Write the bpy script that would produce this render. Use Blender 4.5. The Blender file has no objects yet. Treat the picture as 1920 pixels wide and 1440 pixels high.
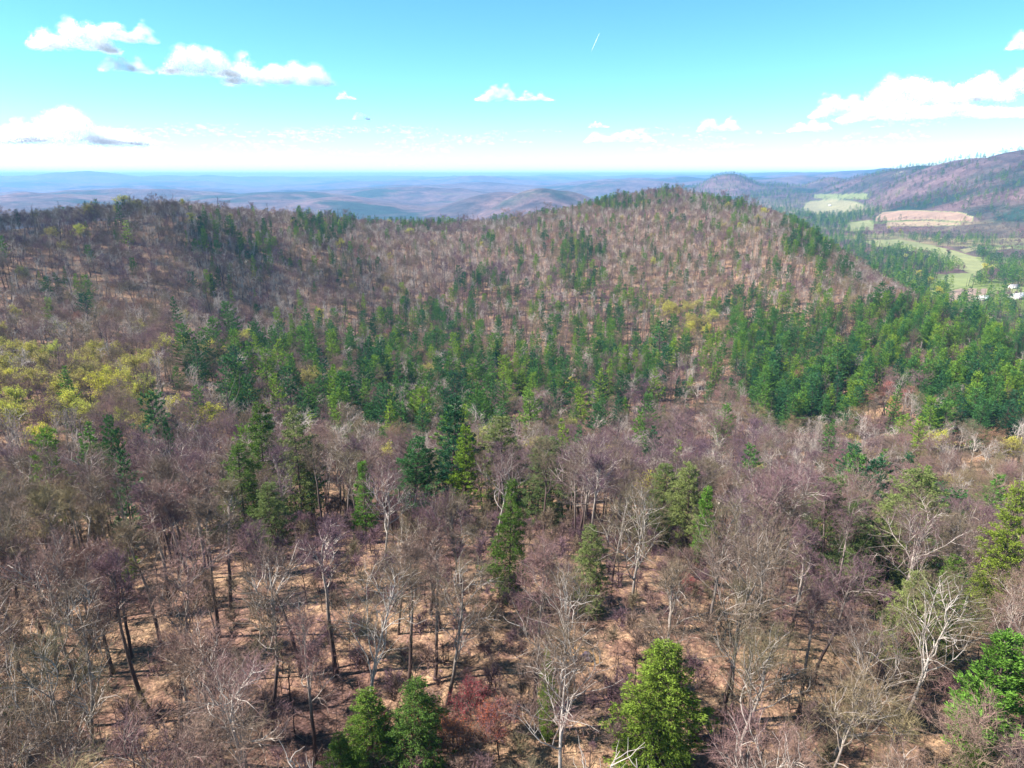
import bpy, math, random
import numpy as np
from mathutils import Vector
R = math.radians
D = bpy.data
scene = bpy.context.scene
col = scene.collection
rng = np.random.default_rng(7)
random.seed(7)
# ------------------------------------------------------------------ camera, sky, sun, exposure
F = 1321.0                      # focal length in pixels of the 1920-wide photograph
PITCH = R(16.5)
cd = D.cameras.new('camera'); cam = D.objects.new('camera', cd); col.objects.link(cam)
cd.sensor_width = 36; cd.lens = 36 * F / 1920; cd.clip_start = 1; cd.clip_end = 200000
cam.location = (0, 0, 0); cam.rotation_euler = (R(90) - PITCH, 0, 0)
scene.camera = cam
SUN_AZ, SUN_EL = R(-97), R(46)  # azimuth clockwise from +Y (view direction)
SD = np.array([math.sin(SUN_AZ) * math.cos(SUN_EL), math.cos(SUN_AZ) * math.cos(SUN_EL), math.sin(SUN_EL)])
w = D.worlds.new('World'); scene.world = w; w.use_nodes = True
nt = w.node_tree; bg = nt.nodes['Background']
sky = nt.nodes.new('ShaderNodeTexSky'); sky.sky_type = 'NISHITA'; sky.sun_disc = False
sky.sun_elevation = SUN_EL; sky.sun_rotation = SUN_AZ % (2 * math.pi)
sky.altitude = 3300; sky.air_density = 0.85; sky.dust_density = 0.0; sky.ozone_density = 2.2
hs = nt.nodes.new('ShaderNodeHueSaturation'); hs.inputs['Hue'].default_value = 0.475
hs.inputs['Saturation'].default_value = 1.2; hs.inputs['Value'].default_value = 1.0
nt.links.new(sky.outputs[0], hs.inputs['Color']); nt.links.new(hs.outputs[0], bg.inputs[0])
bg.inputs[1].default_value = 0.093
ld = D.lights.new('sun', 'SUN'); ld.energy = 5.0; ld.angle = R(0.5); ld.color = (1.0, 0.95, 0.88)
lo = D.objects.new('sun', ld); col.objects.link(lo)
lo.rotation_euler = Vector(SD).to_track_quat('Z', 'Y').to_euler()
vs = scene.view_settings
vs.view_transform = 'Standard'; vs.look = 'None'; vs.exposure = 1.58; vs.gamma = 1; vs.use_curve_mapping = False
scene.cycles.max_bounces = 6; scene.cycles.diffuse_bounces = 3; scene.cycles.transparent_max_bounces = 6
scene.cycles.volume_bounces = 0

# ------------------------------------------------------------------ photo geometry helpers
cp, sp = math.cos(PITCH), math.sin(PITCH)
def proj(x, y, z):
    dep = y * cp - z * sp; up = y * sp + z * cp
    dep = np.where(np.abs(dep) < 1e-3, 1e-3, dep)
    return 960 + F * x / dep, 720 - F * up / dep, dep
def ray(px, py):
    u = (px - 960) / F; v = -(py - 720) / F
    return np.array([u, cp + v * sp, -sp + v * cp])
# ------------------------------------------------------------------ terrain height (camera at z = 0)
RK = np.array([15, 60, 90, 120, 160, 200, 260, 330, 420, 520, 650, 800, 950, 1100, 1300, 1600.])
TAB = {
 -180: [-58, -60, -60, -60, -66, -74, -80, -84, -86, -86, -90, -90, -100, -120, -140, -170],
 -50: [-60, -60, -60, -63, -76, -86, -88, -88, -82, -70, -56, -60, -90, -120, -150, -180],
 -35: [-60, -60, -60, -63, -76, -86, -90, -89, -85, -76, -55, -47, -80, -120, -150, -180],
 -25: [-60, -60, -60, -64, -78, -90, -95, -97, -96, -88, -65, -37, -48, -110, -150, -180],
 -18: [-60, -60, -60, -65, -80, -94, -103, -108, -110, -108, -96, -72, -54, -95, -150, -180],
 -14: [-60, -60, -60, -65, -80, -95, -105, -110, -113, -111, -102, -84, -62, -95, -150, -180],
 -10: [-60, -60, -60, -65, -81, -97, -109, -116, -119, -118, -111, -95, -76, -84, -150, -180],
  -5: [-60, -60, -60, -66, -82, -98, -113, -121, -125, -125, -119, -106, -92, -79, -120, -180],
   0: [-60, -60, -60, -66, -83, -99, -115, -123, -127, -126, -118, -106, -92, -78, -105, -180],
   5: [-60, -60, -60, -67, -84, -101, -116, -124, -128, -126, -117, -102, -84, -62, -70, -180],
  12: [-60, -60, -60, -68, -85, -102, -116, -125, -128, -126, -116, -98, -75, -49, -26, -170],
  18: [-60, -60, -61, -68, -86, -102, -116, -125, -128, -126, -113, -92, -68, -48, -74, -170],
  22: [-60, -60, -61, -69, -86, -102, -116, -124, -127, -121, -103, -80, -64, -85, -130, -170],
  25: [-60, -60, -61, -69, -86, -102, -116, -123, -125, -117, -98, -85, -115, -145, -160, -170],
  28: [-60, -60, -61, -70, -87, -102, -115, -122, -122, -114, -101, -118, -148, -158, -165, -170],
  31: [-60, -60, -62, -70, -87, -102, -114, -121, -119, -113, -114, -142, -156, -160, -165, -170],
  35: [-60, -60, -62, -70, -87, -101, -113, -119, -116, -113, -132, -152, -158, -162, -165, -170],
  50: [-60, -60, -62, -70, -87, -100, -112, -118, -116, -118, -138, -152, -158, -162, -165, -170],
 180: [-58, -60, -60, -60, -66, -74, -80, -84, -86, -86, -90, -90, -100, -120, -140, -170]}
azk = np.array(sorted(TAB)); tabz = np.array([TAB[a] for a in azk], float)
NA, NR = 361, 160
lr = np.linspace(math.log(15), math.log(1600), NR)
T1 = np.array([np.interp(lr, np.log(RK), row) for row in tabz])
AZ = np.linspace(-180, 180, NA)
T = np.array([np.interp(AZ, azk, T1[:, j]) for j in range(NR)]).T
for _ in range(4):
    T[:, 1:-1] = .25 * T[:, :-2] + .5 * T[:, 1:-1] + .25 * T[:, 2:]
for _ in range(4):
    T[1:-1] = .25 * T[:-2] + .5 * T[1:-1] + .25 * T[2:]
_perm = np.random.default_rng(3).random((256, 256))
def vnoise(x, y, s):
    x = x / s + 91.3; y = y / s + 37.7
    xi = np.floor(x).astype(int); yi = np.floor(y).astype(int); fx = x - xi; fy = y - yi
    fx = fx * fx * (3 - 2 * fx); fy = fy * fy * (3 - 2 * fy)
    a = _perm[xi % 256, yi % 256]; b = _perm[(xi + 1) % 256, yi % 256]
    c = _perm[xi % 256, (yi + 1) % 256]; d = _perm[(xi + 1) % 256, (yi + 1) % 256]
    return (a + (b - a) * fx) * (1 - fy) + (c + (d - c) * fx) * fy - .5
# far hills: pixel x of the summit, range, summit height, radius across, radius along
FAR = [(1372, 6400, 24, 270, 600), (1430, 6600, -70, 700, 900), (1330, 6200, -95, 500, 800), (1015, 4400, -74, 260, 380), (1060, 4500, -92, 260, 420), (940, 5200, -110, 350, 500),
       (640, 5600, -165, 500, 500), (1250, 4700, -100, 500, 500), (780, 8000, -120, 900, 600),
       (500, 6500, -140, 900, 800), (250, 7500, -120, 1200, 900), (60, 6000, -130, 900, 900), (860, 11000, -110, 1600, 900),
       (1180, 9500, -60, 900, 700), (1250, 12000, -40, 1800, 1500), (1500, 10500, -20, 1700, 1500),
       (160, 24000, 95, 1500, 2500), (100, 24500, -10, 3500, 2500), (-50, 24500, 0, 2500, 2500), (300, 25000, -25, 3000, 2500), (390, 26000, 10, 900, 2000), (480, 26000, -45, 3500, 2000),
       (700, 34000, -20, 4200, 3000), (1000, 36000, -60, 5000, 3000), (1250, 30000, 20, 4000, 3000), (1500, 26000, 90, 4000, 3000),
       (1600, 17000, 80, 2200, 2000), (1750, 14000, 110, 2500, 2000),
       # the long mountain on the right
       (1560, 6900, -15, 300, 700), (1640, 5900, 12, 380, 800), (1720, 5200, 50, 430, 690), (1800, 4050, 37, 345, 500), (1830, 4500, 77, 425, 620), (1925, 3775, 97, 410, 550), (2080, 3600, 100, 500, 620), (2300, 3425, 100, 750, 750),
       (1500, 5600, -120, 420, 500), (1400, 5600, -130, 350, 300)]
def height(x, y):
    x = np.asarray(x, float); y = np.asarray(y, float)
    r = np.maximum(np.hypot(x, y), 15.); az = np.degrees(np.arctan2(x, y))
    ai = np.clip((az + 180) / 360 * (NA - 1), 0, NA - 1.001); ri = np.clip((np.log(r) - lr[0]) / (lr[-1] - lr[0]) * (NR - 1), 0, NR - 1.001)
    a0 = ai.astype(int); r0 = ri.astype(int); fa = ai - a0; fr = ri - r0
    zn = (T[a0, r0] * (1 - fa) + T[a0 + 1, r0] * fa) * (1 - fr) + (T[a0, r0 + 1] * (1 - fa) + T[a0 + 1, r0 + 1] * fa) * fr
    zn = zn + 3.5 * np.clip((r - 550) / 200, 0, 1) + vnoise(x, y, 60) * 5 * np.clip((r - 90) / 200, 0, 1) + vnoise(x, y, 17) * 1.2 + vnoise(x, y, 5) * .35
    amp = np.clip((r - 1800) / 3000, 0, 1)
    side = np.clip((az - 8) / 12, 0, 1) * np.clip(1 - (az - 60) / 20, 0, 1)
    base = -175 - 40 * np.clip((r - 3000) / 5000, 0, 1) - 25 * np.clip((r - 1800) / 1500, 0, 1) * (1 - side) - 60 * np.clip((r - 1600) / 1500, 0, 1) * (1 - side)
    zf = base + amp * (1 - .45 * side * np.clip((7000 - r) / 3000, 0, 1)) * (vnoise(x, y, 1700) * 150 + vnoise(x, y, 650) * 75 + vnoise(x, y, 260) * 24)
    zf = zf + np.clip((r - 6000) / 3000, 0, 1) * (vnoise(x * .6, y, 2200) * 200 + 40) + np.clip((r - 11000) / 6000, 0, 1) * (vnoise(x * .5, y, 3000) * 230 + 90)
    g = np.full_like(r, -1e9)
    for px, rr, h, wx, wy in FAR:
        a = math.atan((px - 960) / F / 1.043); cx, cy = rr * math.sin(a), rr * math.cos(a)
        dx = (x - cx) * math.cos(a) - (y - cy) * math.sin(a); dy = (x - cx) * math.sin(a) + (y - cy) * math.cos(a)
        b = -300
        g = np.logaddexp(g / 9, (b + (h - b) * np.exp(-.5 * ((dx / wx) ** 2 + (dy / wy) ** 2))) / 9) * 9
    rough = np.clip((g + 270) / 150, 0, 1) * np.clip((r - 3000) / 3000, 0, 1) * (vnoise(x, y, 420) * 50 + vnoise(x, y, 170) * 22)
    zf = np.logaddexp(zf / 9, (g + rough) / 9) * 9
    t = np.clip((r - 1250) / 750, 0, 1); t = t * t * (3 - 2 * t)
    return zn * (1 - t) + zf * t
def hit(px, py, r0=40, r1=60000, H=0.):
    """first ground range where something H metres tall shows its top at pixel (px, py)"""
    d = ray(px, py); dh = math.hypot(d[0], d[1])
    rr = np.exp(np.linspace(math.log(r0), math.log(r1), 1400))
    xs = rr * d[0] / dh; ys = rr * d[1] / dh; zs = rr * d[2] / dh
    f = zs - (height(xs, ys) + H)
    k = np.nonzero((f[:-1] > 0) & (f[1:] <= 0))[0]
    if len(k) == 0: return None
    k = k[0]; t = f[k] / (f[k] - f[k + 1])
    x = xs[k] + (xs[k + 1] - xs[k]) * t; y = ys[k] + (ys[k + 1] - ys[k]) * t
    return float(x), float(y), float(height(x, y))
def inpoly(px, py, poly):
    ins = np.zeros(np.shape(px), bool); n = len(poly)
    for i in range(n):
        x1, y1 = poly[i]; x2, y2 = poly[(i + 1) % n]
        c = ((y1 > py) != (y2 > py)) & (px < (x2 - x1) * (py - y1) / ((y2 - y1) or 1e-9) + x1)
        ins ^= c
    return ins
# farm fields of the right-hand valley: ground outlines as seen from the camera, carried onto the ground
FIELDS = [([(1502, 392), (1515, 378), (1560, 373), (1600, 377), (1625, 386), (1590, 392), (1580, 402), (1530, 408)], 1.6),
          ([(1525, 372), (1528, 364), (1625, 362), (1632, 374), (1600, 374)], 1.0),
          ([(1640, 410), (1655, 398), (1700, 394), (1800, 398), (1826, 408), (1822, 416), (1740, 411), (1640, 415)], 3.0),
          ([(1585, 432), (1592, 418), (1630, 412), (1640, 424), (1636, 430), (1600, 434)], 1.3),
          ([(1660, 424), (1664, 416), (1740, 414), (1800, 417), (1800, 422), (1740, 424)], 2.2),
          ([(1620, 452), (1680, 448), (1740, 458), (1790, 470), (1830, 482), (1850, 500), (1835, 520), (1790, 500), (1740, 480), (1680, 466), (1640, 462)], 1.3),
          ([(1745, 528), (1780, 512), (1825, 512), (1830, 532), (1770, 545)], 1.0),
          ([(1775, 548), (1800, 541), (1850, 541), (1850, 556), (1830, 566), (1780, 566)], 3.4),
          ([(1850, 540), (1930, 536), (1930, 556), (1870, 552)], 1.2),
          ([(1845, 468), (1900, 462), (1902, 465), (1848, 471)], 1.4),
          ([(1800, 468), (1830, 462), (1840, 466), (1810, 474)], 1.6)]
def field_of(x, y, z):
    px, py, dep = proj(x, y, z); r = np.hypot(x, y)
    v = np.zeros(np.shape(px))
    for poly, val in FIELDS:
        v = np.where(inpoly(px, py, poly) & (r > 820) & (dep > 0), val, v)
    return v

# ------------------------------------------------------------------ materials
def mat(name):
    m = D.materials.new(name); m.use_nodes = True
    t = m.node_tree; b = t.nodes['Principled BSDF']; b.inputs['Specular IOR Level'].default_value = .15; b.inputs['Roughness'].default_value = .85
    return m, t, b
def ramp(t, stops, interp='LINEAR'):
    n = t.nodes.new('ShaderNodeValToRGB'); e = n.color_ramp.elements; n.color_ramp.interpolation = interp
    while len(e) < len(stops): e.new(.5)
    for k, (p, c) in enumerate(stops): e[k].position = p; e[k].color = (*c, 1)
    return n
def noise(t, scale, detail=4, rough=.6, coords=None, dist=0.):
    n = t.nodes.new('ShaderNodeTexNoise'); n.inputs['Scale'].default_value = scale; n.inputs['Detail'].default_value = detail
    n.inputs['Roughness'].default_value = rough; n.inputs['Distortion'].default_value = dist
    if coords: t.links.new(coords, n.inputs['Vector'])
    return n
def mixc(t, fac, a, b, mode='MIX'):
    n = t.nodes.new('ShaderNodeMix'); n.data_type = 'RGBA'; n.blend_type = mode
    for s, v in ((0, fac), (6, a), (7, b)):
        if isinstance(v, (float, int)): n.inputs[s].default_value = v
        elif isinstance(v, tuple): n.inputs[s].default_value = (*v, 1)
        else: t.links.new(v, n.inputs[s])
    return n.outputs[2]
def math_(t, op, a, b=None, clamp=False):
    n = t.nodes.new('ShaderNodeMath'); n.operation = op; n.use_clamp = clamp
    for k, v in enumerate((a, b)):
        if v is None: continue
        if isinstance(v, (float, int)): n.inputs[k].default_value = v
        else: t.links.new(v, n.inputs[k])
    return n.outputs[0]
def leafy(name, stops, isl=.35, transl=.3, patch=None):
    """leaf / twig material: object random picks the hue, island random varies each leaf"""
    m, t, b = mat(name)
    oi = t.nodes.new('ShaderNodeObjectInfo'); ge = t.nodes.new('ShaderNodeNewGeometry')
    src = oi.outputs['Random']
    if patch:
        nz = noise(t, 1 / patch, 2, .5, ge.outputs['Position'])
        src = math_(t, 'ADD', math_(t, 'MULTIPLY', src, .55), math_(t, 'MULTIPLY_ADD', nz.outputs[0], 1.6))
        src.node.inputs[1].default_value = .55
        mm = t.nodes.new('ShaderNodeMath'); mm.operation = 'MULTIPLY_ADD'; mm.use_clamp = True
        t.links.new(nz.outputs[0], mm.inputs[0]); mm.inputs[1].default_value = 1.5
        s2 = math_(t, 'MULTIPLY', oi.outputs['Random'], .55); s3 = math_(t, 'ADD', s2, -.52); t.links.new(s3, mm.inputs[2]); src = mm.outputs[0]
    rp = ramp(t, stops); t.links.new(src, rp.inputs[0])
    br = math_(t, 'MULTIPLY_ADD', ge.outputs['Random Per Island'], 2 * isl); br.node.inputs[2].default_value = 1 - isl
    hsv = t.nodes.new('ShaderNodeHueSaturation'); t.links.new(rp.outputs[0], hsv.inputs['Color']); t.links.new(br, hsv.inputs['Value'])
    t.links.new(hsv.outputs[0], b.inputs['Base Color'])
    if transl:
        tr = t.nodes.new('ShaderNodeBsdfTranslucent'); t.links.new(hsv.outputs[0], tr.inputs['Color'])
        ms = t.nodes.new('ShaderNodeMixShader'); ms.inputs[0].default_value = transl
        t.links.new(b.outputs[0], ms.inputs[1]); t.links.new(tr.outputs[0], ms.inputs[2])
        t.links.new(ms.outputs[0], t.nodes['Material Output'].inputs[0])
    return m
def bark(name, c1, c2, lift=None):
    m, t, b = mat(name)
    ge = t.nodes.new('ShaderNodeNewGeometry'); oi = t.nodes.new('ShaderNodeObjectInfo')
    nz = noise(t, 1.7, 3, .7, ge.outputs['Position'])
    f = math_(t, 'ADD', math_(t, 'MULTIPLY', nz.outputs[0], .8), math_(t, 'MULTIPLY', oi.outputs['Random'], .5))
    rp = ramp(t, [(.35, c1), (.85, c2)]); t.links.new(f, rp.inputs[0]); out = rp.outputs[0]
    if lift:       # furrowed brown butt, smooth pale upper limbs
        tc = t.nodes.new('ShaderNodeTexCoord'); sx = t.nodes.new('ShaderNodeSeparateXYZ'); t.links.new(tc.outputs['Object'], sx.inputs[0])
        mr = t.nodes.new('ShaderNodeMapRange'); t.links.new(sx.outputs[2], mr.inputs[0]); mr.inputs[1].default_value = lift[0]; mr.inputs[2].default_value = lift[1]
        out = mixc(t, mr.outputs[0], lift[2], out)
    t.links.new(out, b.inputs['Base Color'])
    return m
M = {}
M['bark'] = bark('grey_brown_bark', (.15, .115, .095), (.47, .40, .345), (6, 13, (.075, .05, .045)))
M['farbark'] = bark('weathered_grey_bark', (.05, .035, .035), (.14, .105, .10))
M['dead'] = bark('pale_dead_wood', (.20, .165, .14), (.41, .36, .32), (3, 10, (.16, .125, .105)))
M['dark'] = bark('dark_bark', (.035, .025, .022), (.11, .075, .06))
M['twig'] = leafy('bare_twigs', [(0, (.105, .065, .085)), (.25, (.16, .092, .10)), (.42, (.14, .115, .065)), (.6, (.21, .12, .115)), (.78, (.21, .175, .085)), (1, (.30, .115, .095))], .6, 0, 130)
M['hilltwig'] = leafy('hillside_twigs', [(0, (.10, .065, .09)), (.3, (.165, .10, .115)), (.5, (.15, .105, .08)), (.7, (.21, .125, .13)), (.88, (.20, .16, .085)), (1, (.32, .11, .10))], .5, 0, 110)
M['redbud'] = leafy('red_buds', [(0, (.33, .05, .07)), (.6, (.42, .09, .08)), (1, (.45, .17, .06))], .4, .2)
M['pine'] = leafy('pine_needles', [(0, (.024, .085, .036)), (.35, (.052, .14, .032)), (.7, (.10, .205, .026)), (1, (.20, .29, .026))], .65, .12)
M['brightpine'] = leafy('sunlit_pine_needles', [(0, (.075, .18, .03)), (1, (.14, .26, .03))], .55, .3)
M['hemlock'] = leafy('hemlock_needles', [(0, (.065, .12, .022)), (.5, (.10, .165, .022)), (1, (.16, .21, .026))], .7, .22)
M['olive'] = leafy('olive_needles', [(0, (.09, .13, .04)), (1, (.17, .20, .06))], .4, .2)
M['yellow'] = leafy('spring_catkins', [(0, (.36, .30, .10)), (.4, (.50, .46, .09)), (.7, (.60, .56, .06)), (1, (.46, .50, .10))], .35, .35)
M['valley'] = leafy('valley_foliage', [(0, (.22, .15, .16)), (.3, (.30, .23, .19)), (.5, (.32, .32, .14)), (.72, (.42, .45, .12)), (1, (.58, .54, .12))], .3, .2)
# forest floor
def ground_mat():
    m, t, b = mat('leaf_litter_ground')
    ge = t.nodes.new('ShaderNodeNewGeometry'); P = ge.outputs['Position']
    n1 = noise(t, .06, 5, .65, P); n2 = noise(t, .8, 6, .75, P, .5); n3 = noise(t, 2.6, 5, .85, P)
    c1 = ramp(t, [(.3, (.13, .08, .075)), (.43, (.28, .175, .135)), (.54, (.42, .295, .19)), (.64, (.24, .145, .115)), (.78, (.36, .25, .165))]); t.links.new(n1.outputs[0], c1.inputs[0])
    c2 = ramp(t, [(.32, (.28, .22, .22)), (.5, (.75, .7, .67)), (.66, (1.3, 1.22, 1.1))]); t.links.new(n2.outputs[0], c2.inputs[0])
    c3 = ramp(t, [(.36, (.3, .26, .26)), (.52, (.9, .88, .86)), (.66, (1.5, 1.42, 1.35))]); t.links.new(n3.outputs[0], c3.inputs[0])
    near0 = mixc(t, 1., mixc(t, 1., c1.outputs[0], c2.outputs[0], 'MULTIPLY'), c3.outputs[0], 'MULTIPLY')
    # distant woodland seen as one mass: mauve-brown hardwood with dark evergreen and pale field patches
    f1 = noise(t, .0022, 8, .68, P, .6); f2 = noise(t, .012, 6, .75, P); f3 = noise(t, .0011, 7, .6, P, .4); f4 = noise(t, .0007, 8, .62, P, .3)
    cf = ramp(t, [(.36, (.05, .045, .05)), (.46, (.10, .07, .075)), (.56, (.16, .10, .10)), (.66, (.10, .09, .06)), (.76, (.2, .18, .09))]); t.links.new(f1.outputs[0], cf.inputs[0])
    ever = math_(t, 'MULTIPLY', ramp(t, [(.5, (0, 0, 0)), (.58, (1, 1, 1))]).outputs[0], 1.)
    e_r = ever.node.inputs[0].links[0].from_node; t.links.new(f3.outputs[0], e_r.inputs[0])
    cf2 = mixc(t, ever, cf.outputs[0], (.02, .045, .035))
    cf3 = ramp(t, [(.3, (.4, .4, .45)), (.5, (.9, .9, .9)), (.72, (1.7, 1.6, 1.5))]); t.links.new(f2.outputs[0], cf3.inputs[0])
    far = mixc(t, 1., cf2, cf3.outputs[0], 'MULTIPLY')
    fr = ramp(t, [(.66, (0, 0, 0)), (.69, (1, 1, 1))]); t.links.new(f4.outputs[0], fr.inputs[0])
    far = mixc(t, fr.outputs[0], far, (.30, .28, .15))
    at = t.nodes.new('ShaderNodeAttribute'); at.attribute_name = 'cover'
    # cover.r field kind/4, cover.g far-woodland weight
    sep = t.nodes.new('ShaderNodeSeparateColor'); t.links.new(at.outputs['Color'], sep.inputs[0])
    vo = t.nodes.new('ShaderNodeTexVoronoi'); vo.inputs['Scale'].default_value = 1 / 210.; vo.inputs['Randomness'].default_value = .85; wv = noise(t, .004, 2, .5, P); ad = t.nodes.new('ShaderNodeVectorMath'); ad.operation = 'MULTIPLY_ADD'
    t.links.new(wv.outputs[1], ad.inputs[0]); ad.inputs[1].default_value = (90, 90, 0); t.links.new(P, ad.inputs[2]); t.links.new(ad.outputs[0], vo.inputs['Vector'])
    sv = t.nodes.new('ShaderNodeSeparateColor'); t.links.new(vo.outputs['Color'], sv.inputs[0])
    pc = ramp(t, [(0, (.13, .08, .07)), (.22, (.18, .16, .08)), (.4, (.13, .16, .05)), (.58, (.23, .18, .10)), (.75, (.10, .08, .06)), (.9, (.18, .21, .06))], 'CONSTANT'); t.links.new(sv.outputs[0], pc.inputs[0])
    patch = mixc(t, 1., pc.outputs[0], cf3.outputs[0], 'MULTIPLY')
    basec = mixc(t, sep.outputs[2], mixc(t, sep.outputs[1], near0, far), patch)
    fc = ramp(t, [(.2, (.16, .19, .07)), (.3, (.20, .22, .09)), (.38, (.26, .24, .12)), (.55, (.30, .22, .14)), (.72, (.31, .20, .14)), (.85, (.25, .18, .14))]); t.links.new(sep.outputs[0], fc.inputs[0])
    fcm = mixc(t, 1., fc.outputs[0], mixc(t, .5, (1., 1., 1.), cf3.outputs[0]), 'MULTIPLY')
    fm = ramp(t, [(.1, (0, 0, 0)), (.2, (1, 1, 1))]); t.links.new(sep.outputs[0], fm.inputs[0])
    t.links.new(mixc(t, fm.outputs[0], basec, fcm), b.inputs['Base Color'])
    bp = t.nodes.new('ShaderNodeBump'); bp.inputs['Strength'].default_value = .7; bp.inputs['Distance'].default_value = .4
    t.links.new(n2.outputs[0], bp.inputs['Height'])
    bp2 = t.nodes.new('ShaderNodeBump'); bp2.inputs['Strength'].default_value = .9; t.links.new(math_(t, 'MULTIPLY', sep.outputs[1], 30.), bp2.inputs['Distance'])
    t.links.new(f2.outputs[0], bp2.inputs['Height']); t.links.new(bp.outputs[0], bp2.inputs['Normal'])
    t.links.new(bp2.outputs[0], b.inputs['Normal'])
    b.inputs['Roughness'].default_value = .95
    return m
M['ground'] = ground_mat()

# ------------------------------------------------------------------ mesh helpers
class MB:
    def __init__(s): s.v = []; s.f = []; s.n = 0
    def add(s, v, f):
        v = np.asarray(v, float).reshape(-1, 3); f = np.asarray(f, int).reshape(-1, 3)
        s.v.append(v); s.f.append(f + s.n); s.n += len(v)
    def tube(s, pts, rad, k=5):
        pts = np.asarray(pts, float); n = len(pts); rad = np.broadcast_to(np.asarray(rad, float), (n,))
        t = np.gradient(pts, axis=0); t /= np.linalg.norm(t, axis=1)[:, None] + 1e-9
        ref = np.array([0, 0, 1.]) if abs(t[:, 2]).mean() < .8 else np.array([1., 0, 0])
        a = np.cross(t, ref); a /= np.linalg.norm(a, axis=1)[:, None] + 1e-9; b = np.cross(t, a)
        th = np.linspace(0, 2 * math.pi, k, endpoint=False)
        V = pts[:, None] + rad[:, None, None] * (a[:, None] * np.cos(th)[None, :, None] + b[:, None] * np.sin(th)[None, :, None])
        i = np.arange(n - 1)[:, None] * k; j = np.arange(k)[None]; j2 = (j + 1) % k
        q = np.stack([i + j, i + j2, i + k + j2, i + k + j], -1).reshape(-1, 4)
        s.add(V.reshape(-1, 3), np.concatenate([q[:, [0, 1, 2]], q[:, [0, 2, 3]]]))
    def spikes(s, P, d, L, W, rs, rel=0.):
        """one thin triangle per twig or needle spray"""
        n = len(P); q = rs.normal(size=(n, 3)); sd = np.cross(d, q); sd /= np.linalg.norm(sd, axis=1)[:, None] + 1e-9
        L = np.broadcast_to(L, (n,))[:, None]; W = np.broadcast_to(W, (n,))[:, None]
        if rel:   # leaf: widest in the middle
            m = P + d * L * .45
            V = np.stack([P, m + sd * W * .5, P + d * L, m - sd * W * .5], 1).reshape(-1, 3)
            i = np.arange(n)[:, None] * 4
            s.add(V, np.concatenate([i + [[0, 1, 2]], i + [[0, 2, 3]]]))
        else:
            V = np.stack([P - sd * W * .5, P + sd * W * .5, P + d * L], 1).reshape(-1, 3)
            s.add(V, np.arange(3 * n).reshape(-1, 3))
    def mesh(s, name, m, smooth=False):
        v = np.concatenate(s.v) if s.v else np.zeros((0, 3)); f = np.concatenate(s.f) if s.f else np.zeros((0, 3), int)
        me = D.meshes.new(name); me.vertices.add(len(v)); me.vertices.foreach_set('co', v.ravel())
        me.loops.add(f.size); me.loops.foreach_set('vertex_index', f.ravel())
        me.polygons.add(len(f)); me.polygons.foreach_set('loop_start', np.arange(0, f.size, 3)); me.polygons.foreach_set('loop_total', np.full(len(f), 3))
        me.update(calc_edges=True); me.materials.append(m)
        if smooth: me.polygons.foreach_set('use_smooth', np.ones(len(f), bool))
        return me
def unit(v): v = np.asarray(v, float); return v / (np.linalg.norm(v, axis=-1, keepdims=True) + 1e-9)
def link(o, parent=None):
    col.objects.link(o)
    if parent: o.parent = parent
    return o
def tag(o, label=None, cat=None, group=None, kind=None):
    for k, v in (('label', label), ('category', cat), ('group', group), ('kind', kind)):
        if v: o[k] = v
    return o

def crest(az): return np.interp(az, [-50, -35, -25, -15, -5, 5, 12, 18, 22, 25, 28, 31, 35, 50], [650, 740, 850, 960, 1100, 1180, 1290, 1110, 980, 850, 720, 620, 560, 560])
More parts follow.
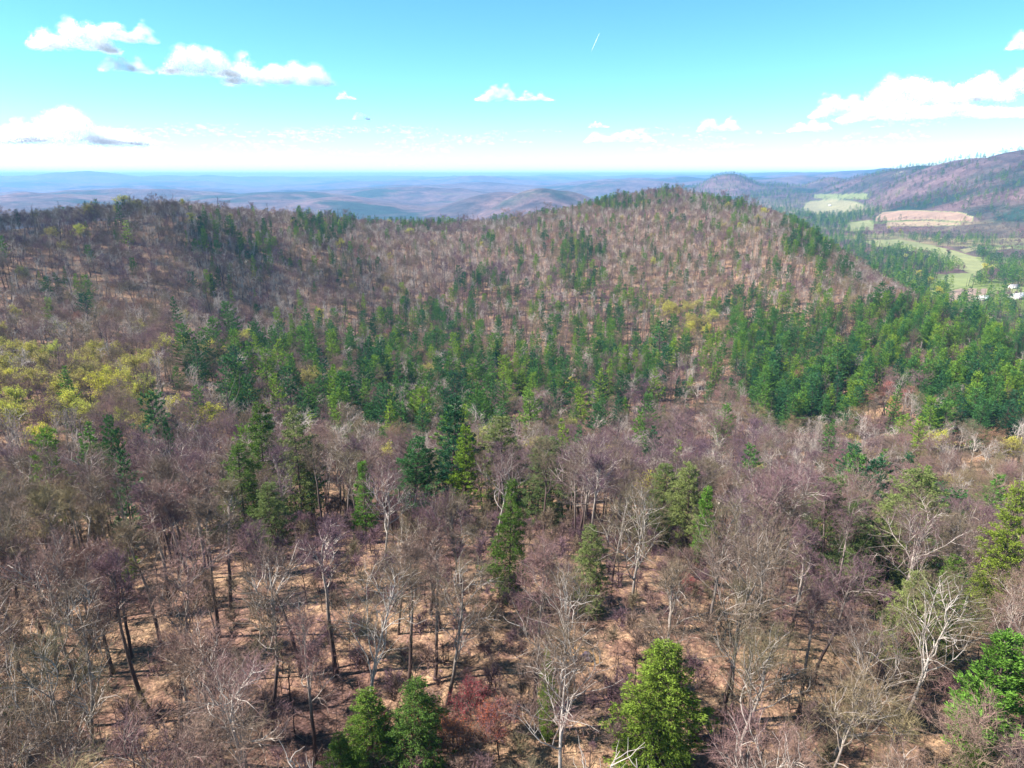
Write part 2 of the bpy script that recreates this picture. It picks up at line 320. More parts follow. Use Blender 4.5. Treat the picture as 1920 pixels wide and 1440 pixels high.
# ------------------------------------------------------------------ terrain sheet
def build_ground():
    fa = np.arange(-41, 41.01, .13)
    az = np.concatenate([np.arange(-180, -41, 3.), fa, np.arange(43, 180, 3.)])
    r = np.exp(np.concatenate([np.arange(math.log(14), math.log(800), .0125), np.arange(math.log(800), math.log(4600), .0045), np.arange(math.log(4600), math.log(44000), .0125)]))
    A, Rr = np.meshgrid(np.radians(az), r, indexing='ij')
    X = Rr * np.sin(A); Y = Rr * np.cos(A); Z = height(X, Y)
    na, nr = A.shape
    fld = field_of(X, Y, Z)
    # clearings on the far valley floor
    farw = np.clip((Rr - 1500) / 600, 0, 1)
    V = np.stack([X, Y, Z], -1).reshape(-1, 3)
    i = np.arange(na)[:, None] * nr; i2 = np.roll(np.arange(na), -1)[:, None] * nr; j = np.arange(nr - 1)[None]
    q = np.stack([i + j, i + j + 1, i2 + j + 1, i2 + j], -1).reshape(-1, 4)
    me = D.meshes.new('ground'); n0 = len(V)
    V = np.concatenate([V, [[0, 0, float(Z[:, 0].mean())]]])
    tri = np.stack([np.full(na, n0), i[:, 0], i2[:, 0]], -1)
    me.vertices.add(len(V)); me.vertices.foreach_set('co', V.ravel())
    nl = q.size + tri.size
    me.loops.add(nl); me.loops.foreach_set('vertex_index', np.concatenate([q.ravel(), tri.ravel()]))
    me.polygons.add(len(q) + len(tri))
    me.polygons.foreach_set('loop_start', np.concatenate([np.arange(0, q.size, 4), q.size + np.arange(0, tri.size, 3)]))
    me.polygons.foreach_set('loop_total', np.concatenate([np.full(len(q), 4), np.full(len(tri), 3)]))
    me.update(calc_edges=True); me.polygons.foreach_set('use_smooth', np.ones(len(me.polygons), bool))
    ca = me.color_attributes.new('cover', 'FLOAT_COLOR', 'POINT')
    c = np.zeros((len(V), 4)); c[:-1, 0] = fld.ravel() / 4; c[:-1, 1] = farw.ravel(); c[:-1, 2] = (np.clip((Rr - crest(np.degrees(A)) - 90) / 80, 0, 1) * np.clip((np.degrees(A) - 14) / 5, 0, 1) * np.clip((60 - np.degrees(A)) / 5, 0, 1) * np.clip((-128 - Z) / 18, 0, 1) * np.clip((5200 - Rr) / 900, 0, 1)).ravel(); c[:, 3] = 1
    ca.data.foreach_set('color', c.ravel()); me.materials.append(M['ground'])
    o = link(D.objects.new('ground', me)); tag(o, 'wooded hills and valley floor under brown leaf litter, running out to blue distant ranges', None, None, 'structure')
build_ground()

# ------------------------------------------------------------------ tree builders
def wander(p, d, L, n, rs, jit=.12, up=0.):
    pts = [np.array(p, float)]; d = unit(d)
    for _ in range(n):
        d = unit(d + rs.normal(size=3) * jit + np.array([0, 0, up])); pts.append(pts[-1] + d * L / n)
    return np.array(pts)
def bare_tree(name, seed, H=20., lod=0, spread=1., leaf=None, wood='bark', straight=False, thin=None):
    """returns (trunk mesh, crown mesh)"""
    rs = np.random.default_rng(seed); tb = MB(); cb = MB()
    nL1 = [10, 8, 7][lod]; nL2 = [8, 6, 4][lod]; nL3 = [6, 4, 0][lod]; r0 = H * .0115
    base = rs.uniform(.34, .5) if not straight else .62
    tr = wander((0, 0, -.5), (rs.normal() * .06, rs.normal() * .06, 1), H * .97, 10, rs, .05, .05)
    tl = np.linspace(0, 1, len(tr)); trad = r0 * (1 - tl) ** .8 + .03; trad[0] *= 1.35
    tb.tube(tr, trad, [6, 4, 3][lod])
    TP, TD = [], []
    def along(pts, t):
        k = np.clip(t * (len(pts) - 1), 0, len(pts) - 1.001); i = int(k); return pts[i] + (pts[i + 1] - pts[i]) * (k - i), unit(pts[i + 1] - pts[i])
    az = rs.uniform(0, 6.28)
    for a in range(nL1):
        t = base + (1 - base) * .92 * (a / nL1) ** 1.0 + rs.uniform(0, .04); p, d = along(tr, min(t, .97)); az += 2.4 + rs.normal() * .4
        o = np.array([math.cos(az), math.sin(az), 0])
        L = H * spread * (.36 * (1 - t) ** .55 + .1) * rs.uniform(.75, 1.25)
        l1 = wander(p, o * rs.uniform(.45, .8) + np.array([0, 0, rs.uniform(.55, 1.3)]), L, 6, rs, .15 if lod else .22, .09)
        rr = trad[int(t * 10)] * .5 + .012; rl = np.linspace(rr, .02, 7)
        tb.tube(l1, rl, [4, 3, 3][lod])
        for b in range(nL2):
            t2 = .25 + .72 * (b + rs.uniform(0, .8)) / nL2; p2, d2 = along(l1, min(t2, .99))
            side = unit(np.cross(d2, rs.normal(size=3)))
            L2 = L * (.55 - .3 * t2) * rs.uniform(.8, 1.4) + .5
            l2 = wander(p2, d2 * .7 + side * .8 + np.array([0, 0, .25]), L2, 4, rs, .2 if lod else .28, .07)
            (tb if lod == 0 else cb).tube(l2, np.linspace(.042 if lod == 0 else .07, .012, 5), 3)
            if lod == 2:
                k = np.linspace(.1, 1, 9); P = np.array([along(l2, min(x, .999))[0] for x in k]); TP.append(P); TD.append(np.repeat(unit(l2[-1] - l2[0])[None], 9, 0)); continue
            for c in range(nL3):
                t3 = .15 + .83 * (c + rs.uniform(0, .9)) / nL3; p3, d3 = along(l2, min(t3, .99))
                side = unit(np.cross(d3, rs.normal(size=3)))
                L3 = (L2 * .42 + .35) * rs.uniform(.7, 1.3)
                l3 = wander(p3, d3 * .8 + side * .8 + np.array([0, 0, .15]), L3, 2, rs, .18, .06)
                cb.tube(l3, np.array([.019, .013, .008]) * (1.5 if lod else 1), 3)
                m = 8 if lod == 0 else 5
                k = rs.uniform(.1, 1, m); P = l3[0] + (l3[-1] - l3[0]) * k[:, None]; TP.append(P); TD.append(np.repeat(unit(l3[-1] - l3[0])[None], m, 0))
    P = np.concatenate(TP); d = np.concatenate(TD); rep = [2, 3, 5][lod]
    if thin: k = rs.random(len(P)) < thin; P = P[k]; d = d[k]; rep = 1
    P = np.repeat(P, rep, 0); d = unit(np.repeat(d, rep, 0) + rs.normal(size=(len(P), 3)) * .75 + [0, 0, .2])
    L = rs.uniform(.35, .95, len(P)) * [1, 1.15, 1.7][lod]
    cb.spikes(P, d, L, [.0145, .034, .076][lod], rs)
    if leaf:      # catkins / young leaves hug the outer shell of the crown
        n, s = leaf; k = rs.integers(0, len(P), n); Q = P[k] + d[k] * L[k][:, None] * rs.uniform(.3, 1.1, (n, 1)) + rs.normal(size=(n, 3)) * .2
        lb = MB(); lb.spikes(Q, unit(rs.normal(size=(n, 3)) + [0, 0, .3]), s * rs.uniform(.6, 1.3, n), s * .8, rs, 1)
        return tb, cb, lb
    return tb, cb, None
def conifer(seed, H=26., lod=0, wid=.17, droop=0., crown0=.25, blunt=.55, irregular=.3, dense=1., tuft=1.):
    rs = np.random.default_rng(seed); tb = MB(); fb = MB()
    n = 9; tr = wander((0, 0, -.5), (rs.normal() * .02, rs.normal() * .02, 1), H + .3, n, rs, .015, .05)
    tb.tube(tr, np.linspace(H * .013, .03, n + 1), [6, 4, 3][lod])
    step = [.85, 1.25, 1.7][lod] / dense; z = H * crown0; P_, D_, L_ = [], [], []
    ph = rs.uniform(0, 6.28, 3); az = 0.; amp = rs.uniform(.6, 1.4, 3)
    while z < H * .99:
        t = (z / H - crown0) / (1 - crown0)
        prof = min(1, (1 - t) ** blunt * 1.05) * min(1, .45 + t * 2.2)
        nb = rs.integers(4, 7) if lod < 2 else 4
        for b in range(nb):
            az += 6.283 / nb + rs.normal() * .3
            lump = 1 + irregular * (math.sin(az + ph[0] + z * .35 * amp[0]) * .6 + math.sin(2 * az + ph[1] + z * .8 * amp[1]) * .5) + rs.normal() * irregular * .35
            L = H * wid * prof * max(.25, lump) + .35
            dr = rs.uniform(.05, .4) * (1 - droop * 1.5) + .5 * t - droop * .35
            o = np.array([math.cos(az), math.sin(az), dr])
            p = np.array([np.interp(z, tr[:, 2], tr[:, 0]), np.interp(z, tr[:, 2], tr[:, 1]), z + rs.normal() * .15])
            l1 = wander(p, o, L, 3, rs, .06, .05 if droop < .1 else -.06)
            if lod < 2: tb.tube(l1, np.linspace(.02 + L * .009, .01, 4), 3)
            m = max(2, int(L * [5.2, 2.9, 1.3][lod] * dense)); k = rs.uniform(.22, 1.02, m)
            fan = rs.normal(size=m) * .3 * L * (1.1 - k) + rs.normal(size=m) * .15
            dirn = unit(l1[-1] - l1[0]); sd = unit(np.cross(dirn, [0, 0, 1]))
            seg = np.clip(k, 0, .999) * 3; i = seg.astype(int); Q = l1[i] + (l1[i + 1] - l1[i]) * (seg - i)[:, None]
            P_.append(Q + sd * fan[:, None] + rs.normal(size=(m, 3)) * [.08, .08, .06]); D_.append(unit(dirn[None] + sd[None] * (fan / (L + .1) * 2)[:, None])); L_.append(np.full(m, L))
        z += step * rs.uniform(.75, 1.3)
    P = np.concatenate(P_); d = np.concatenate(D_); rep = [14, 7, 5][lod]; P = np.repeat(P, rep, 0); n = len(P)
    d = unit(np.repeat(d, rep, 0) * .8 + rs.normal(size=(n, 3)) * [.65, .65, .22] + [0, 0, .12 - droop * .4])
    s = np.array([.33, .62, 1.05])[lod] * tuft
    fb.spikes(P + rs.normal(size=(n, 3)) * .1, d, s * rs.uniform(.7, 1.3, n), s * .3 * (1.25 if lod == 2 else 1), rs, 1 if lod == 0 else 0)
    # leader
    top = np.repeat(tr[-1:], 12, 0) - np.array([0, 0, 1]) * rs.uniform(0, 1.5, (12, 1)); fb.spikes(top, unit(rs.normal(size=(12, 3)) * .5 + [0, 0, .8]), s, s * .3, rs)
    return tb, fb

PROTO = {}     # kind -> list of (trunk mesh, crown mesh, extra mesh, height)
def reg(kind, tb, cb, H, wood, leafm, extra=None, exm=None):
    t = tb.mesh('trunk', wood, True); c = cb.mesh('crown', leafm); e = extra.mesh('blossom', exm) if extra else None
    PROTO.setdefault(kind, []).append((t, c, e, H))
for i in range(13):
    H = [19, 21, 18, 22, 20, 17, 21, 19, 23, 20, 18, 22, 19][i]; tb, cb, _ = bare_tree('bare', 100 + i, H, 0, [1, .8, 1.15, .7, 1.2, .9, .6, 1.05, .85, .65, 1.25, .75, .95][i]); reg('bare0', tb, cb, H, M['bark'], M['twig'])
for i in range(4):
    tb, cb, _ = bare_tree('pole', 150 + i, 20, 0, .5, None, 'bark', True); reg('pole', tb, cb, 20, M['bark'], M['twig'])
for i in range(3):
    tb, cb, _ = bare_tree('pale', 170 + i, 19, 0, [1.15, 1.3, .95][i]); reg('pale', tb, cb, 19, M['dead'], M['twig'])
for i in range(6):
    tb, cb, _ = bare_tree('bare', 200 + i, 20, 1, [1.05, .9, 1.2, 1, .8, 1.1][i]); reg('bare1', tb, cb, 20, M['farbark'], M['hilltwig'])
for i in range(5):
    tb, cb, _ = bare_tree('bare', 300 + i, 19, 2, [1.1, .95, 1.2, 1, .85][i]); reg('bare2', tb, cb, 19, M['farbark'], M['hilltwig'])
for i in range(5):
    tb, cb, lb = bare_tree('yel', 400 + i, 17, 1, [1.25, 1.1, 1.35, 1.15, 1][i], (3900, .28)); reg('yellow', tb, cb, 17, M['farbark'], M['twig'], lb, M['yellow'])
for i in range(3):
    tb, cb, lb = bare_tree('bud', 430 + i, 18, 1, 1.1, (1600, .25)); reg('budding', tb, cb, 18, M['farbark'], M['twig'], lb, M['yellow'])
for i in range(3):
    tb, cb, lb = bare_tree('red', 450 + i, 9, 1, 1.0, (5200, .11)); reg('red', tb, cb, 9, M['bark'], M['twig'], lb, M['redbud'])
for i in range(3):
    tb, cb, _ = bare_tree('sap', 470 + i, 7, 1, .8, thin=.6); reg('sapling', tb, cb, 7, M['bark'], M['twig'])
for i in range(6):
    tb, fb = conifer(500 + i, 26, 1, [.18, .205, .16, .225, .19, .195][i], 0, [.22, .17, .12, .15, .25, .08][i], [.6, .45, .75, .4, .55, .8][i], .48); reg('pine1', tb, fb, 26, M['dark'], M['pine'])
for i in range(4):
    tb, fb = conifer(520 + i, 25, 2, [.17, .2, .15, .18][i], 0, .15, .65, .35); reg('pine2', tb, fb, 25, M['dark'], M['pine'])
for i in range(3):
    tb, fb = conifer(540 + i, 24, 0, [.16, .2, .14][i], 0, .2, .5, .45); reg('pine0', tb, fb, 24, M['dark'], M['pine'])
for i in range(2):
    tb, fb = conifer(560 + i, 15, 0, .18, 0, .05, .75, .25, 1.1); reg('youngpine', tb, fb, 15, M['dark'], M['brightpine'])
for i in range(3):
    tb, fb = conifer(580 + i, 16, 0, [.25, .28, .22][i], .42, .05, .8, .34, 1.5, .72); reg('hemlock', tb, fb, 16, M['dark'], M['hemlock'])
for i in range(3):
    tb, fb = conifer(600 + i, 18, 0, [.25, .29, .23][i], .45, .04, .55, .38, 1.25, .85); reg('olive', tb, fb, 18, M['dark'], M['olive'])
for i in range(4):     # far valley broadleaf crowns
    tb, cb, lb = bare_tree('val', 620 + i, 15, 2, 1.2, (420, 1.1)); reg('valley', tb, cb, 15, M['farbark'], M['twig'], lb, M['valley'])
for i in range(2):
    tb, cb, lb = bare_tree('vy', 640 + i, 15, 2, 1.3, (520, 1.2)); reg('valleyyellow', tb, cb, 15, M['bark'], M['twig'], lb, M['yellow'])

# ------------------------------------------------------------------ placing trees
SRC = {}      # (kind, variant) -> first placed root's part objects, used as sources by the stuff objects
COUNT = {}
def plant(kind, var, x, y, z=None, H=None, rot=None, name='bare_tree', label=None, cat='tree', group=None, lean=(0, 0), wide=1.):
    t, c, e, h0 = PROTO[kind][var % len(PROTO[kind])]
    if z is None: z = float(height(x, y))
    root = D.objects.new(name, None); root.empty_display_size = .5; col.objects.link(root)
    s = (H or h0) / h0
    root.location = (x, y, z - .1); root.rotation_euler = (lean[0], lean[1], rng.uniform(0, 6.28) if rot is None else rot); root.scale = (s * wide, s * wide, s)
    parts = []
    for me, nm in ((t, 'trunk'), (c, 'crown'), (e, 'catkins' if kind != 'red' else 'red_buds')):
        if me: parts.append(link(D.objects.new(nm, me), root))
    SRC.setdefault((kind, var % len(PROTO[kind])), parts)
    tag(root, label, cat, group)
    return root

# (a) trees picked out one by one: kind, px of stem, py of top, height, nearest range, label
PICK = []
def pick(kind, px, pt, H, r0, label, name, cat='tree', group=None, wide=1., lean=(0, 0)): PICK.append((kind, px, pt, H, r0, label, name, cat, group, wide, lean))
pick('hemlock', 1235, 1195, 17, 45, 'full bright yellow-green hemlock at lower right of centre with a dark shadow log beside it', 'hemlock_tree', wide=1.3)
pick('hemlock', 770, 1268, 14, 40, 'broad green hemlock at the bottom edge with orange-tipped top, red-budded saplings at its foot', 'hemlock_tree', wide=1.1)
pick('hemlock', 690, 1300, 12, 40, 'lower left-hand green hemlock of the pair touching the bottom edge', 'hemlock_tree', wide=1.4)
pick('hemlock', 640, 1375, 9, 40, 'small dark green hemlock bush at the bottom edge left of the broad pair', 'hemlock_tree', wide=1.2)
pick('youngpine', 678, 866, -125, 60, 'slender vivid green young pine standing alone among bare trees below the dark pine clump', 'pine_tree', wide=.95)
pick('hemlock', 955, 892, 20, 60, 'tall narrow pine with bright green lower skirt rising in the centre foreground', 'pine_tree', wide=.62)
pick('olive', 1300, 866, -130, 60, 'dark green hemlock directly above the bright round evergreen right of centre', 'hemlock_tree')
pick('youngpine', 1325, 912, -121, 60, 'small rounded bright green evergreen tucked below a darker one right of centre', 'pine_tree', wide=.95)
pick('olive', 1248, 868, -136, 60, 'thin olive evergreen left of the dark and bright pair right of centre', 'hemlock_tree')
pick('olive', 1560, 892, -135, 60, 'broad olive-green hemlock half hidden by bare twigs at right of centre', 'hemlock_tree', wide=1.15)
pick('olive', 1610, 930, -124, 60, 'olive hemlock with dark right side beside the broad one at right of centre', 'hemlock_tree', wide=1.0)
pick('olive', 1735, 880, -140, 60, 'tall olive hemlock behind pale twigs in the right foreground below the dense pines', 'hemlock_tree', wide=1.05)
pick('olive', 1690, 930, -127, 60, 'shorter olive hemlock left of the tall one in the right foreground', 'hemlock_tree', wide=1.2)
pick('hemlock', 1905, 905, -130, 60, 'bright green hemlock cut by the right edge at mid height', 'hemlock_tree', wide=.75)
pick('hemlock', 1790, 1035, 17, 55, 'large green pine with drooping boughs and dark leaning stem in the right foreground', 'pine_tree', wide=.9)
pick('olive', 1720, 1075, 15, 55, 'grey-green hemlock under pale bare limbs in the right foreground', 'hemlock_tree', wide=1.15)
pick('youngpine', 1875, 1180, 17, 45, 'vivid light green pine with sweeping boughs at the lower right edge', 'pine_tree', wide=1.35)
pick('hemlock', 1835, 1392, 6, 40, 'small pale green evergreen bush at the bottom right corner', 'hemlock_tree', wide=1.2)
pick('youngpine', -45, 1215, 13, 45, 'green pine cut off by the left edge in the lower foreground', 'pine_tree')
pick('hemlock', 1030, 1215, 12, 50, 'thin pale green hemlock behind a white bare tree in the lower centre', 'hemlock_tree', wide=.55)
pick('olive', 500, 905, -118, 60, 'dark evergreen standing in shade under the olive cone left of centre', 'hemlock_tree')
pick('olive', 548, 762, -150, 90, 'dark olive cone-shaped hemlock with a black shaded right side left of centre', 'hemlock_tree', wide=.85)
pick('hemlock', 480, 750, -165, 110, 'tall bright green pine at the left front of the central evergreens', 'pine_tree', wide=.8)
pick('hemlock', 440, 830, -140, 90, 'low yellow-green pine boughs sticking out left of the olive cone', 'pine_tree', wide=1.1)
pick('pine0', 845, 750, -155, 90, 'large blue-green pine with spreading boughs at the centre above the bare canopy', 'pine_tree', wide=1.1)
pick('pine0', 765, 822, -145, 90, 'dark flat-topped pine spreading over the canopy edge left of centre', 'pine_tree', wide=1.4)
pick('pine0', 868, 800, -152, 90, 'dark shaded pine just right of the large blue-green centre pine', 'pine_tree', wide=1.1)
pick('pine0', 70, 806, -165, 80, 'dark spreading pine with bare lower limbs rising alone from the left bare canopy', 'pine_tree', wide=1.0)
pick('pine0', 190, 786, -185, 100, 'small green pine right of the dark spreading one in the left canopy', 'pine_tree', wide=.7)
pick('pine0', 307, 790, -190, 100, 'smallest dark pine in the left bare canopy near the yellow trees', 'pine_tree', wide=.6)
pick('pine0', 230, 1010, 9, 55, 'dark shaded evergreen hidden among the bare crowns at lower left', 'hemlock_tree', wide=1.5)
pick('olive', 940, 775, -162, 90, 'olive-brown evergreen at the canopy edge right of the centre pines', 'hemlock_tree')
pick('olive', 1025, 818, -150, 80, 'brownish olive hemlock at the canopy edge just right of centre', 'hemlock_tree', wide=1.1)
pick('olive', 1110, 985, 14, 60, 'dim olive hemlock behind white bare branches right of centre foreground', 'hemlock_tree')
pick('pine1', 1580, 645, 33, 220, 'widest pine on the right, sunlit left flank sloping down and dark right side', 'pine_tree', wide=1.35)
pick('pine1', 1490, 710, 24, 200, 'pointed green pine at the left foot of the widest pine', 'pine_tree')
pick('pine1', 1682, 722, 27, 200, 'conical bright green spruce standing alone before purple bare trees at right', 'spruce_tree', wide=1.05)
pick('pine1', 1601, 702, 20, 220, 'narrow pine between the widest pine and a white dead snag', 'pine_tree')
pick('pine1', 1808, 745, 21, 190, 'left pine of the close pair at the lower edge of the right stand', 'pine_tree', wide=1.2)
pick('pine1', 1862, 752, 21, 190, 'right pine of the close pair at the lower edge of the right stand', 'pine_tree', wide=1.2)
pick('pine1', 1271, 705, 22, 200, 'very narrow yellow-green pine standing clear among grey stems right of centre', 'pine_tree', wide=.6)
pick('pine1', 1331, 716, 16, 200, 'short dark blue-green pine on bare trunks right of the very narrow one', 'pine_tree', wide=1.1)
pick('pine1', 1345, 622, 24, 250, 'pine with exposed dark trunk above orange leaf litter right of centre', 'pine_tree')
pick('pine1', 926, 678, 29, 200, 'large dark pine with deep black shade at its right in the centre stand', 'pine_tree', wide=1.25)
pick('pine1', 978, 695, 23, 200, 'tiered light green pine just right of the large dark one in the centre stand', 'pine_tree', wide=1.1)
pick('pine1', 1050, 695, 24, 200, 'left of two front pines above the tan clearing right of centre', 'pine_tree')
pick('pine1', 1082, 712, 21, 200, 'right of two front pines above the tan clearing right of centre', 'pine_tree')
pick('pine1', 1238, 602, 34, 260, 'broad tall pine in the thick clump above a dark gap right of centre', 'pine_tree', wide=1.3)
pick('pine1', 362, 640, 26, 220, 'tallest dark blue pine at the left end of the evergreen belt beside a yellow tree', 'pine_tree', wide=1.1)
pick('pine1', 330, 688, 15, 200, 'shorter grey-green pine at the very left end of the evergreen belt', 'pine_tree', wide=1.2)
pick('pine1', 520, 380, 24, 650, 'lone pointed spruce breaking the skyline between the left hill and the saddle', 'spruce_tree')
pick('pine1', 235, 414, 24, 500, 'round dark pine on the upper slope of the left hill', 'pine_tree', wide=1.7)
pick('pine1', 220, 378, 24, 600, 'tall dark pine near the top of the left hill beside a yellow crown', 'pine_tree')
pick('pine1', 30, 391, 20, 550, 'small dark pine on the skyline at the far left of the left hill', 'pine_tree')
pick('pine1', 132, 374, 17, 600, 'tiny dark pine on the left hill skyline left of the hilltop', 'pine_tree', wide=1.3)
YEL = [(95, 650), (20, 672), (62, 698), (135, 703), (30, 735), (190, 712), (165, 660), (245, 675), (225, 700), (262, 720), (335, 752), (400, 647), (440, 628), (20, 760), (120, 745), (270, 790), (395, 770), (155, 690), (85, 668), (5, 700), (0, 650), (110, 725), (60, 650), (575, 700), (458, 622), (300, 640)]
ORDW = 'first second third fourth fifth sixth seventh eighth ninth tenth eleventh twelfth thirteenth fourteenth fifteenth sixteenth seventeenth eighteenth nineteenth twentieth twenty-first twenty-second twenty-third twenty-fourth twenty-fifth twenty-sixth twenty-seventh'.split()
YORD = {q: i for i, q in enumerate(sorted(YEL))}
for k, (a, b_) in enumerate(YEL):
    pick('yellow', a, b_, 17 + (k % 3), 120, f'yellow-green tree of the left grove, {ORDW[YORD[(a, b_)]]} counted from the left edge' if k not in (11, 10, 9) else
         {11: 'flat-topped yellow tree right beside the tallest blue pine of the evergreen belt', 10: 'small glowing yellow tree below the grove near the bare canopy edge', 9: 'slim yellow tree at the right fringe of the yellow grove'}[k], 'budding_tree', group='yellow-green budding trees of the left grove' if k not in (11, 10, 9) else None, wide=1.15)
for a, b_, l in [(805, 690, 'pale yellow-green tree enclosed by centre pines'), (1285, 572, 'pale yellow tree on the slope above the thick pine clump right of centre'), (1315, 600, 'cream-yellow tree beside a purple crown on the slope right of centre'), (1075, 790, 'yellow tree peeping over the canopy edge below the two front pines'), (1760, 815, 'yellow-green tree at the canopy edge below the right pine stand'), (1900, 830, 'vivid yellow shrub-like tree at the right edge below the pines'), (230, 370, 'yellow crown beside the tall dark pine near the left hilltop'), (258, 378, 'round yellow tree just below the left hilltop'), (360, 402, 'pale yellow tree midway along the left hill crest'), (165, 385, 'dull yellow tree on the left hill crest'), (150, 425, 'golden tree low on the left hill crest'), (100, 430, 'tan-yellow tree on the left hill slope')]:
    pick('yellow', a, b_, {230: -830, 258: -800, 165: -740}.get(a, 17), 100 if b_ > 700 else 220, l, 'budding_tree', wide=1.2)
for a, b_, l in [(880, 1290, 'red-budded sapling at the bottom edge right of the broad hemlocks'), (700, 1370, 'orange-red sapling in front of the broad hemlocks at the bottom edge'), (1300, 1090, 'crimson-budded sapling beside a white forked tree right of centre'), (790, 1330, 'dark red sapling touching the hemlock at the bottom edge'), (935, 1330, 'rosy sapling on pink litter at the bottom centre'), (1790, 800, 'small red-budded tree below the right pine stand'), (850, 1360, 'scarlet sapling at the bottom edge beside the dark gap')]:
    pick('red', a, b_, 5 if a == 1300 else 6.5, 40, l, 'red_maple_sapling')
for a, b_, l, ln in [(1030, 1245, 'white-limbed bare tree rising at the bottom centre before a thin pale green hemlock', (0, 0)), (660, 1110, 'pale forked tree leaning right above the hemlocks at lower left of centre', (0, .3)), (1350, 960, 'white bare tree forking into two long arms right of centre', (0, .12)), (1410, 1170, 'pale forked tree with thick arms above the dark shadow log at lower right', (0, 0)), (1590, 1180, 'pale branching tree at the lower right with wide crooked limbs', (0, -.1)), (830, 1050, 'grey forked tree with long upswept limbs in the lower centre', (0, -.1)), (50, 1010, 'white forked tree in the shade at the left edge foreground', (0, .1)), (1060, 1090, 'pale y-shaped tree beside the orange dirt patch', (0, 0)), (1480, 840, 'pale yellowish bare tree at the right of centre canopy edge', (0, 0)), (720, 880, 'white bare tree right beside the vivid green young pine', (0, 0)), (1200, 930, 'white twisted tree with bluish twigs right of centre', (0, 0)), (1880, 1080, 'white sprawling limbs at the right edge above the vivid pine', (0, -.3)), (930, 850, 'white forked tree against dark pines at the centre', (0, 0)), (1735, 1100, 'pale arching limbs over a grey-green hemlock at right', (0, .2)), (1640, 700, 'white dead snag between pines right of the widest pine', (0, .05)), (1730, 660, 'pale birch with dark crown inside the right pine stand', (0, 0))]:
    pick('pale', a, b_, 19 if b_ > 800 else 16, 45 if b_ > 800 else 220, l, 'pale_bare_tree', lean=ln)
for a, b_, l in [(1745, 522, 'golden-leaved tree where the right shoulder of the hill meets the valley lawns'), (1722, 508, 'olive-yellow tree at the foot of the right shoulder above the lawns'), (1762, 540, 'bright yellow spreading tree beside the brown dirt yard'), (1668, 425, 'lime-green tree on the skyline of the right shoulder')]:
    pick('yellow', a, b_, 16, 540, l, 'budding_tree', wide=1.25)
placed = []; BOX = []
for (kind, px, pt, H, r0, label, name, cat, group, wide, lean) in PICK:
    if H < 0:        # stands at range -H; its height follows
        d_ = ray(px, pt); dh_ = math.hypot(d_[0], d_[1]); x, y = -H * d_[0] / dh_, -H * d_[1] / dh_; z = float(height(x, y)); Hn = -H * d_[2] / dh_ - z; H = min(max(Hn, 8), 34); h = (x, y, z)
    else: h = hit(px, pt, r0, 3000, H)
    if not h: print('no hit', label); continue
    x, y, z = h
    kk = kind; DBG = globals().setdefault('DBG', []); DBG.append((kind, px, pt, H, round(math.hypot(x, y)), [round(float(v)) for v in proj(x, y, z)[:2]]))
    r = math.hypot(x, y)
    if kind == 'pine1' and r > 450: kk = 'pine2'
    v = COUNT.get(kk, 0); COUNT[kk] = v + 1
    plant(kk, v, x, y, z, H, name=name, label=label, cat=cat, group=group, wide=wide, lean=lean); BOX.append((kind, *[float(q) for q in proj(x, y, z + H)[:2]], min(float(proj(x, y, z + H * .45)[1]), pt + {70: 12, 190: 8, 307: 8, 480: 100, 440: 60, 765: 70, 678: 150, 1325: 110, 1875: 240, 1235: 220, 770: 180, 955: 240, 700: 100, 880: 90, 850: 80}.get(px, 130) if pt > 730 else 1e4), r, float(F * H * wide * {'hemlock': .17, 'olive': .16, 'youngpine': .18, 'pine0': .16, 'pine1': .15, 'yellow': .25}.get(kind, .1) / r))); placed.append((x, y, (3.5 if kind in ('pine1', 'pale', 'red') else 4.5) * wide))
placed = np.array(placed)
print('picked', len(placed))

# (b) the rest of the forest, stem by stem on the ground; evergreen share follows the stands in the photograph
# ellipse list: cx, cy, rx, ry (photo pixels of the crown), evergreen share
STAND = [(560, 640, 75, 60, .55), (480, 720, 70, 60, .5), (700, 640, 70, 70, .6), (800, 620, 90, 70, .65), (870, 690, 60, 80, .6), (720, 740, 90, 60, .55), (640, 760, 60, 50, .5), (760, 790, 90, 35, .55),
         (980, 600, 60, 60, .5), (1010, 680, 90, 70, .6), (1080, 620, 60, 70, .6), (1150, 640, 60, 80, .75), (1130, 740, 60, 50, .6), (1240, 650, 70, 60, .75), (1180, 560, 50, 40, .5), (1090, 490, 45, 60, .75), (900, 535, 50, 35, .6), (980, 560, 50, 35, .4),
         (1410, 570, 90, 28, .85), (1440, 640, 90, 50, .75), (1480, 700, 100, 70, .75), (1560, 620, 90, 40, .8), (1560, 690, 80, 70, .75), (1700, 590, 130, 38, .85), (1830, 640, 110, 80, .85), (1680, 660, 80, 40, .55), (1790, 720, 60, 60, .7), (1890, 690, 60, 110, .75), (1410, 740, 40, 50, .5),
         (390, 435, 60, 35, .45), (480, 460, 40, 40, .55), (600, 420, 55, 30, .7), (700, 400, 80, 14, .75), (800, 408, 80, 12, .85), (940, 400, 50, 12, .6), (1000, 390, 60, 12, .7), (1150, 375, 70, 14, .75), (1240, 365, 40, 14, .4), (1400, 375, 110, 14, .55), (1530, 410, 50, 28, .9), (1520, 450, 65, 45, .7), (1560, 490, 40, 45, .5), (1480, 500, 60, 40, .35), (1640, 460, 35, 18, .8), (1340, 480, 30, 40, .3), (1240, 470, 60, 60, .22), (650, 490, 60, 40, .15), (400, 530, 40, 25, .5), (90, 520, 60, 20, .3), (5, 515, 20, 20, .5), (190, 420, 40, 25, .2), (540, 480, 30, 20, .3), (1370, 500, 30, 30, .3), (1300, 530, 60, 30, .2), (750, 560, 30, 20, .3), (1560, 560, 40, 20, .4), (1650, 570, 60, 20, .7)]
